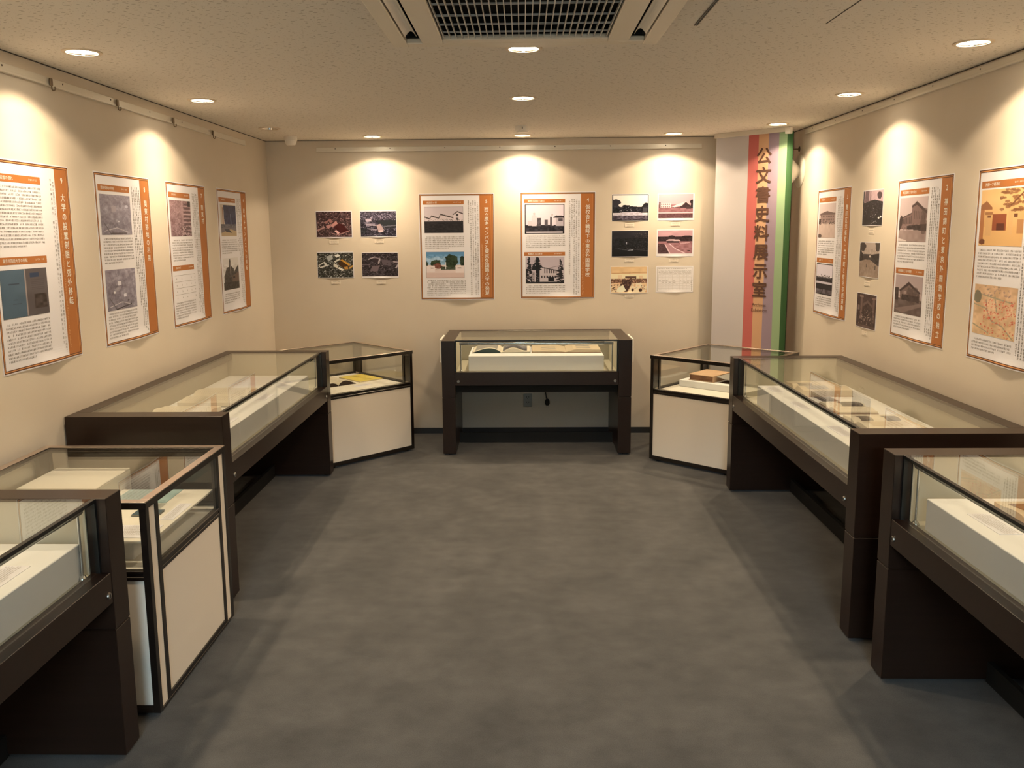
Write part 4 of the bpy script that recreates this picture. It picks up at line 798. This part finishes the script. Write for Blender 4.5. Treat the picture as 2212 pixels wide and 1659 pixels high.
# ------------------------------------------------------------------ books and papers
def page_profile(w_, th, hump, n=14, side=1):
    """page block outline from the gutter (x=0) to the fore-edge; returns closed (x,z) outline"""
    top = []
    for i in range(n + 1):
        a = i / n; z = th * (.30 + .70 * min(1, a * 4)) + hump * math.sin(PI * min(1, a * 1.15)) ** 2 * (1 - a * .4)
        top.append((side * a * w_, z))
    return [(0, .0015), (side * w_, .0015)] + top[::-1]
def page_z(x, w_, th, hump): a = min(1, abs(x) / w_); return th * (.30 + .70 * min(1, a * 4)) + hump * math.sin(PI * min(1, a * 1.15)) ** 2 * (1 - a * .4)
def open_book(label, loc, rz, pw, ph, th=(.02, .02), hump=.012, cover='darkcover', page='page', prints=(), text=(), name='open_book', group='open books on display', coverlip=.004, arch=(0, 0)):
    """x across both pages, y towards the head of the page"""
    t = thing(name, label, 'book', loc, rz, group)
    MB().box(-pw - coverlip, -.004, -ph / 2 - coverlip, ph / 2 + coverlip, 0, .003, .0008).box(.004, pw + coverlip, -ph / 2 - coverlip, ph / 2 + coverlip, 0, .003, .0008).box(-.006, .006, -ph / 2 - coverlip, ph / 2 + coverlip, 0, .002).build('cover', cover, t)
    for k, s in ((0, -1), (1, 1)):
        if arch[k]:         # leaves standing up in an arch over the cover
            pts = [(s * pw * a, .006 + arch[k] * math.sin(PI * a ** .75)) for a in np.linspace(0, 1, 15)]
            MB().extrude(pts + [(x, z - .0035) for x, z in pts[::-1]], -ph / 2, ph / 2).build('page_block', page, t)
            MB().extrude([(x * .99, max(.0035, z - .0045)) for x, z in pts] + [(s * pw * .99, .003), (0, .003)], -ph / 2 + .004, ph / 2 - .004).build('cover_board', cover, t)
        else: MB().extrude([(x, z + .0025) for x, z in page_profile(pw, th[k], hump, side=s)], -ph / 2, ph / 2).build('page_block', page, t)
    def pz(x):
        k = 0 if x < 0 else 1
        return .0068 + arch[k] * math.sin(PI * min(1, abs(x) / pw) ** .75) if arch[k] else .0033 + page_z(x, pw, th[k], hump)
    def drape(m): return m.warp(lambda x, y, z: (x, z, pz(x)))
    for (x0, x1, y0, y1, fn) in prints:
        if callable(fn):
            o = fn().sheet('photo_print', x0, x1, y0, y1, 0, t); me = o.data
            for v in me.vertices: x, _, z = v.co; v.co = (x, z, pz(x) + .0002)
        else:
            m = MB(); grid(m, x0, x1, y0, y1, 0, 8, 2); drape(m); m.build('photo_print', fn, t)
    if text:
        m = MB(); rnd = random.Random(hash(label) % 1000 if False else len(label))
        for (x0, x1, y0, y1) in text: fake_rows(m, x0, x1, y1, y0, .012, 0, rnd, .0085)
        drape(m); m.build('page_text', 'paleink', t)
    return t
def card(label, loc, rz, w_, h, seed=1, rows=True, name='caption_card', mt='paper', group='caption cards inside the cases', s=.0052):
    t = thing(name, label, 'caption' if name == 'caption_card' else 'paper', loc, rz, group)
    MB().box(-w_ / 2, w_ / 2, -h / 2, h / 2, 0, .0016).build('card', mt, t)
    if rows:
        m = MB(); fake_rows(m, -w_ / 2 + .008, w_ / 2 - .008, h / 2 - .006, -h / 2 + .006, s * 1.6, 0, random.Random(seed), s); m.warp(lambda x, y, z: (x, z, .0021)); m.build('print', 'paleink', t)
    return t
def small_pic(base, dk):
    def f():
        p = Pic(40, 28, base, dk); p.noise(6, 26).noise(14, 20); p.rect(0, .6, 1, 1, dk, .6); return p
    return f

# centre case: green album and beige album
open_book('open album with dark green cover and grey page pictures, left in the centre case', (-.170, 6.590, PZ), 0, .222, .31, (.010, .012), .030, 'greencover', 'page', [(-.20, -.03, -.13, .135, 'greypaper'), (.012, .20, -.125, .135, small_pic((120, 116, 112), (84, 80, 78)))], arch=(.034, 0))
open_book('beige open photo album with paired photo strips, right in the centre case', (.333, 6.600, PZ), 0, .262, .34, (.012, .022), .006, 'oldcover', 'album', [(-.19, -.08, -.10, -.06, 'greypaper'), (-.19, -.08, .0, .04, 'greypaper'), (.08, .19, -.10, -.06, 'greypaper'), (.08, .19, .0, .04, 'greypaper')])
# far left case: three books seen from the side, heads towards the wall
open_book('open white book in the far left case, nearer the viewer of the two thick ones', (-1.74, 4.14, PZ), PI / 2, .19, .30, (.024, .030), .012, 'tancover', 'page', text=[(-.17, -.03, -.12, .12), (.03, .17, -.12, .12)])
open_book('open white book with blue-grey edge in the far left case, the farther one', (-1.72, 4.66, PZ), PI / 2, .205, .31, (.022, .028), .012, 'deepblue', 'page', text=[(-.18, -.03, -.13, .13), (.03, .18, -.13, .13)])
card('flat white sheet at the far end of the far left case', (-1.70, 5.24, PZ), PI / 2, .30, .24, 41, True, 'paper_sheet', 'paper', 'loose papers on display')
for i, (lab, y) in enumerate((('caption card at the front of the far left case, before the nearer book', 4.10), ('caption card at the front of the far left case, before the farther book', 4.72), ('caption card at the front of the far left case, at its far end', 5.14))): card(lab, (-1.480, y, PZ), PI / 2, .17, .06, 50 + i)
card('caption card on the plinth of the near left case', (-1.44, 2.16, PZ), PI / 2, .20, .075, 57)
# far right case
open_book('large cream open album with a square photo, far end of the far right case', (1.700, 4.830, PZ), -PI / 2, .165, .27, (.026, .034), .008, 'tancover', 'oldpage', [(-.105, -.01, -.10, -.02, small_pic((120, 112, 98), (70, 64, 56))), (.03, .13, -.10, .02, 'greypaper')])
def postcard(label, loc, rz, fn): 
    t = thing('photo_card', label, 'photograph', loc, rz, 'small photo cards in the far right case'); MB().box(-.075, .075, -.05, .05, 0, .0016).build('card', 'paper', t); o = fn().sheet('print', -.071, .071, -.046, .046, 0, t)
    for v in o.data.vertices: x, _, z = v.co; v.co = (x, z, .0021)
postcard('dark photo card beside the large album in the far right case', (1.665, 4.600, PZ), -PI / 2 + .05, small_pic((84, 76, 70), (40, 36, 34)))
open_book('open booklet with one dark rounded photo page in the middle of the far right case', (1.690, 4.350, PZ), -PI / 2, .135, .20, (.008, .010), .008, 'oldcover', 'page', [(-.125, -.015, -.02, .09, small_pic((60, 54, 50), (26, 24, 24)))], group='open books on display')
open_book('open book with two small photos, near end of the far right case', (1.725, 3.985, PZ), -PI / 2, .150, .28, (.014, .018), .006, 'darkcover', 'page', [(-.11, -.02, -.10, -.04, small_pic((120, 110, 92), (80, 72, 60))), (-.11, -.02, .02, .09, small_pic((110, 102, 90), (84, 76, 66))), (.03, .12, -.1, .08, 'album')])
for i, (lab, y, wd) in enumerate((('caption card at the front of the far right case, before the large album', 4.90, .16), ('caption card at the front of the far right case, beside the booklet', 4.43, .18), ('caption card at the front of the far right case, nearest the viewer', 3.86, .20))): card(lab, (1.470, y, PZ), -PI / 2, wd, .062, 70 + i)
# near right case
open_book('thick old brown book lying open in the near right case', (1.70, 2.50, PZ), -PI / 2, .215, .30, (.034, .040), .010, 'oldcover', 'oldpage', [(-.19, -.02, -.12, .12, small_pic((176, 140, 90), (120, 84, 50)))], text=[(.03, .19, -.12, .12)])
card('large caption card on the plinth of the near right case', (1.490, 2.60, PZ), -PI / 2, .19, .072, 81)

# ------------------------------------------------------------------ white showcases
HW = .779
def showcase(label, loc, rz, A, B, stripes):
    """A along x, B along y; stripes: 'x' puts the cream strips on the faces x=0 and x=A, 'y' on y=0 and y=B"""
    t = thing('glass_showcase', label, 'showcase', loc, rz, 'cream showcases with glass tops')
    P, S = .024, .052
    for x in (0, A - P):
        for y in (0, B - P): MB().box(x, x + P, y, y + P, .016, HW - .024, .001).build('corner_post', 'bronze', t)
    tb = MB(); T = .030
    tb.box(-.003, A + .003, -.003, T, HW - .024, HW, .001).box(-.003, A + .003, B - T, B + .003, HW - .024, HW, .001).box(-.003, T, T, B - T, HW - .024, HW, .001).box(A - T, A + .003, T, B - T, HW - .024, HW, .001)
    tb.build('top_frame', 'bronze', t)
    for q in ((0, A, 0, T), (0, A, B - T, B), (0, T, T, B - T), (A - T, A, T, B - T)): MB().box(*q, HW - .001, HW + .0012, .0003).build('top_trim', 'trimmetal', t)
    MB().box(T, A - T, T, B - T, HW - .008, HW - .002).build('top_glass', 'glass', t)
    faces = [('y', 0, A), ('y', B, A), ('x', 0, B), ('x', A, B)]
    lo, mid0, mid1 = .044, .500, .536
    for ax, pos, Ln in faces:
        strip = ax == stripes
        e = P + (S + P if strip else 0)
        def bx(m, u0, u1, d0, d1, z0, z1, c=0.0):
            if pos > 0: d0, d1 = pos - d0, pos - d1
            return m.box(u0, u1, d0, d1, z0, z1, c) if ax == 'y' else m.box(d0, d1, u0, u1, z0, z1, c)
        r = MB(); bx(r, e, Ln - e, .002, P, mid0, mid0 + .014, .001); bx(r, e, Ln - e, .004, P - .004, mid0 + .014, mid1 - .010); bx(r, e, Ln - e, .001, P, mid1 - .010, mid1, .001); r.build('middle_rail', 'bronze', t)
        r = MB(); bx(r, P, Ln - P, .001, P, .016, .024 if strip else lo, .001); (bx(r, e, Ln - e, .001, P, .0245, lo, .001) if strip else None); r.build('bottom_rail', 'bronze', t)
        if strip:
            for u in (P + S, Ln - 2 * P - S): pm = MB(); bx(pm, u, u + P, .001, P, .0245, HW - .024, .001); pm.build('inner_post', 'bronze', t)
            for u in (P, Ln - P - S):
                sm = MB(); bx(sm, u + .0005, u + S - .0005, .005, .016, .0245, HW - .024); sm.build('side_strip', 'cream', t)
                sm = MB(); bx(sm, u + .0005, u + S - .0005, .0165, .019, mid1, HW - .024); sm.build('strip_backing', 'bronze', t)
        pn = MB(); bx(pn, e, Ln - e, .006, .016, lo, mid0); pn.build('lower_panel', 'cream', t)
        g = MB(); bx(g, e, Ln - e, .008, .013, mid1, HW - .024); g.build('side_glass', 'glass', t)
    MB().box(P, A - P, P, B - P, mid0 + .004, .522).build('inner_floor', 'board', t)
    c = MB()
    for x in (.05, A - .05):
        for y in (.05, B - .05): c.lathe([(0, 0), (.022, 0), (.022, .016), (0, .016)], 16, (x, y, 0), closed=False)
    c.build('feet', 'dark', t)
    return t
FZ = .522
showcase('cream showcase with a yellow booklet, in the back left corner', (-1.374, 5.790, 0), PI / 4, .755, .770, 'x')
showcase('cream showcase with a thick tan book, in front of the banner', (.916, 6.017, 0), math.radians(-41.6), .745, .80, 'x')
showcase('cream showcase with a pale blue sheet, between the two left display cases', (-2.035, 2.704, 0), 0, .765, .763, 'x')

# back left showcase contents
a45 = PI / 4
t = thing('booklet', 'yellow booklet lying in the back left showcase', 'booklet', (-1.285, 6.560, FZ), a45)
MB().box(-.105, .105, -.148, .148, .001, .007, .001).build('page_block', 'page', t); MB().box(-.106, .106, -.149, .149, .0072, .0085).box(-.106, .106, -.149, .149, 0, .001).build('cover', 'yellow', t); MB().box(-.05, .05, .07, .076, .0086, .0092).box(-.03, .03, -.10, -.095, .0086, .0092).build('print', 'ink', t)
open_book('open white book with dark covers at the left in the back left showcase', (-1.465, 6.310, FZ), a45, .15, .21, (.012, .016), .018, 'darkcover', 'page', text=[(-.13, -.02, -.09, .09), (.02, .13, -.09, .09)], arch=(.026, .032))
card('caption card at the front of the back left showcase', (-1.215, 6.27, FZ), a45, .13, .06, 91)
# right showcase contents
ar = math.radians(-41.6)
o = MB().box(-.21, .21, -.165, .165, 0, .048, .002).build('display_plinth', 'plinth'); o.location = (1.42, 6.165, FZ); o.rotation_euler = (0, 0, ar); tag(o, 'low white plinth in the showcase before the banner, under the thick tan book', 'plinth', 'white plinths inside the display cases')
t = thing('closed_book', 'thick tan book with worn brown edges on the low plinth before the banner', 'book', (1.385, 6.205, FZ + .048), ar)
MB().box(-.098, .094, -.125, .125, .005, .041, .001).build('page_block', 'oldcover', t); MB().box(-.104, .100, -.13, .13, 0, .005, .001).box(-.104, .100, -.13, .13, .041, .046, .001).box(.094, .100, -.13, .13, .005, .041).build('cover', 'tancover', t)
t = thing('booklet', 'grey pamphlet propped open beside the thick tan book', 'booklet', (1.530, 6.085, FZ + .048), ar)
m = MB(); m.extrude([(-.08, .040), (-.078, .043), (.09, .018), (.09, .002), (.088, .002), (.086, .015)], -.11, .11); m.build('cover', 'greypaper', t); MB().box(-.05, .10, -.115, .115, 0, .0015).build('back_cover', 'darkcover', t)
# left showcase contents
t = thing('display_stand', 'white board on a short block inside the near left showcase', 'stand', (-1.52, 3.105, FZ))
MB().box(-.16, .13, -.26, .22, 0, .075, .002).build('block', 'plinth', t); MB().box(-.18, .212, -.30, .30, .075, .0835, .001).build('board', 'board', t)
SZ = FZ + .0835
t = thing('paper_sheet', 'pale blue printed sheet on the white board in the left showcase', 'paper', (-1.515, 3.31, SZ), 0, 'loose papers on display'); MB().box(-.14, .085, -.085, .090, 0, .0016).build('sheet', 'blue', t)
m = MB(); fake_rows(m, -.13, .0, .08, -.07, .016, 0, random.Random(5), .010); m.warp(lambda x, y, z: (x, z, .002)); m.build('print', 'paleink', t)
t = thing('paperweight', 'clear acrylic paperweight on the pale blue sheet', 'paperweight', (-1.450, 3.175, SZ)); MB().box(-.03, .03, -.045, .045, 0, .014, .003).build('block', 'acrylic', t)
t = thing('booklet', 'dark blue booklet edge under the paperweight in the left showcase', 'booklet', (-1.445, 3.105, SZ)); MB().box(-.05, .05, -.04, .022, .0008, .0045).build('page_block', 'page', t); MB().box(-.052, .052, -.042, .024, .0046, .0056).box(-.052, .052, -.042, .024, 0, .0008).build('cover', 'deepblue', t)
card('caption card with dense text on the white board in the left showcase', (-1.345, 3.12, SZ), PI / 2, .19, .05, 95)
t = thing('closed_book', 'big white bound volume lying at the back of the left showcase', 'book', (-1.845, 3.325, FZ))
MB().box(-.155, .150, -.135, .150, .006, .150, .004).build('page_block', 'board', t); MB().box(-.160, .158, -.140, .155, 0, .006, .001).box(-.160, .158, -.140, .155, .150, .157, .003).box(.150, .158, -.140, .155, .006, .150, .002).build('cover', 'board', t)
open_book('open white book with curling page edges, before the big white volume', (-1.845, 3.035, FZ), 0, .135, .26, (.12, .13), .010, 'board', 'page', text=[(-.115, -.02, -.10, .10)])
card('white envelope lying at the front of the board in the left showcase', (-1.43, 2.90, SZ), 0, .20, .13, 97, True, 'paper_sheet', 'paper', 'loose papers on display', .007)

# ------------------------------------------------------------------ wall outlet and plug under the centre case
t = thing('wall_outlet', 'grey double wall outlet below the centre display case', 'outlet', (.036, YB, .280))
MB().box(-.035, .035, -.007, 0, -.056, .056, .003).build('cover_plate', 'outletgrey', t)
m = MB()
for z in (.022, -.022): m.box(-.011, -.007, -.0085, -.0065, z, z + .010).box(.007, .011, -.0085, -.0065, z, z + .010).lathe([(0, -.0085), (.003, -.0085), (.003, -.0065), (0, -.0065)], 10, (0, 0, z - .008), 'y', closed=False)
m.build('sockets', 'dark', t)
t = thing('power_plug', 'black power plug hanging on its cord under the centre display case', 'plug', (.195, 6.76, .3))
MB().tube((-.022, 0, .262), (-.020, 0, .10), .0045, 10).tube((-.020, 0, .10), (-.008, 0, .03), .0045, 10).tube((-.008, 0, .03), (0, 0, .005), .006, 10).build('cord', 'dark', t)
MB().lathe([(0, .012), (.010, .012), (.019, -.004), (.020, -.028), (.012, -.040), (0, -.042)], 20, closed=False).build('plug_body', 'dark', t); MB().box(-.007, -.005, -.003, .003, -.056, -.04).box(.005, .007, -.003, .003, -.056, -.04).build('prongs', 'steel', t)

bpy.data.objects.remove(_to); bpy.data.curves.remove(_td)
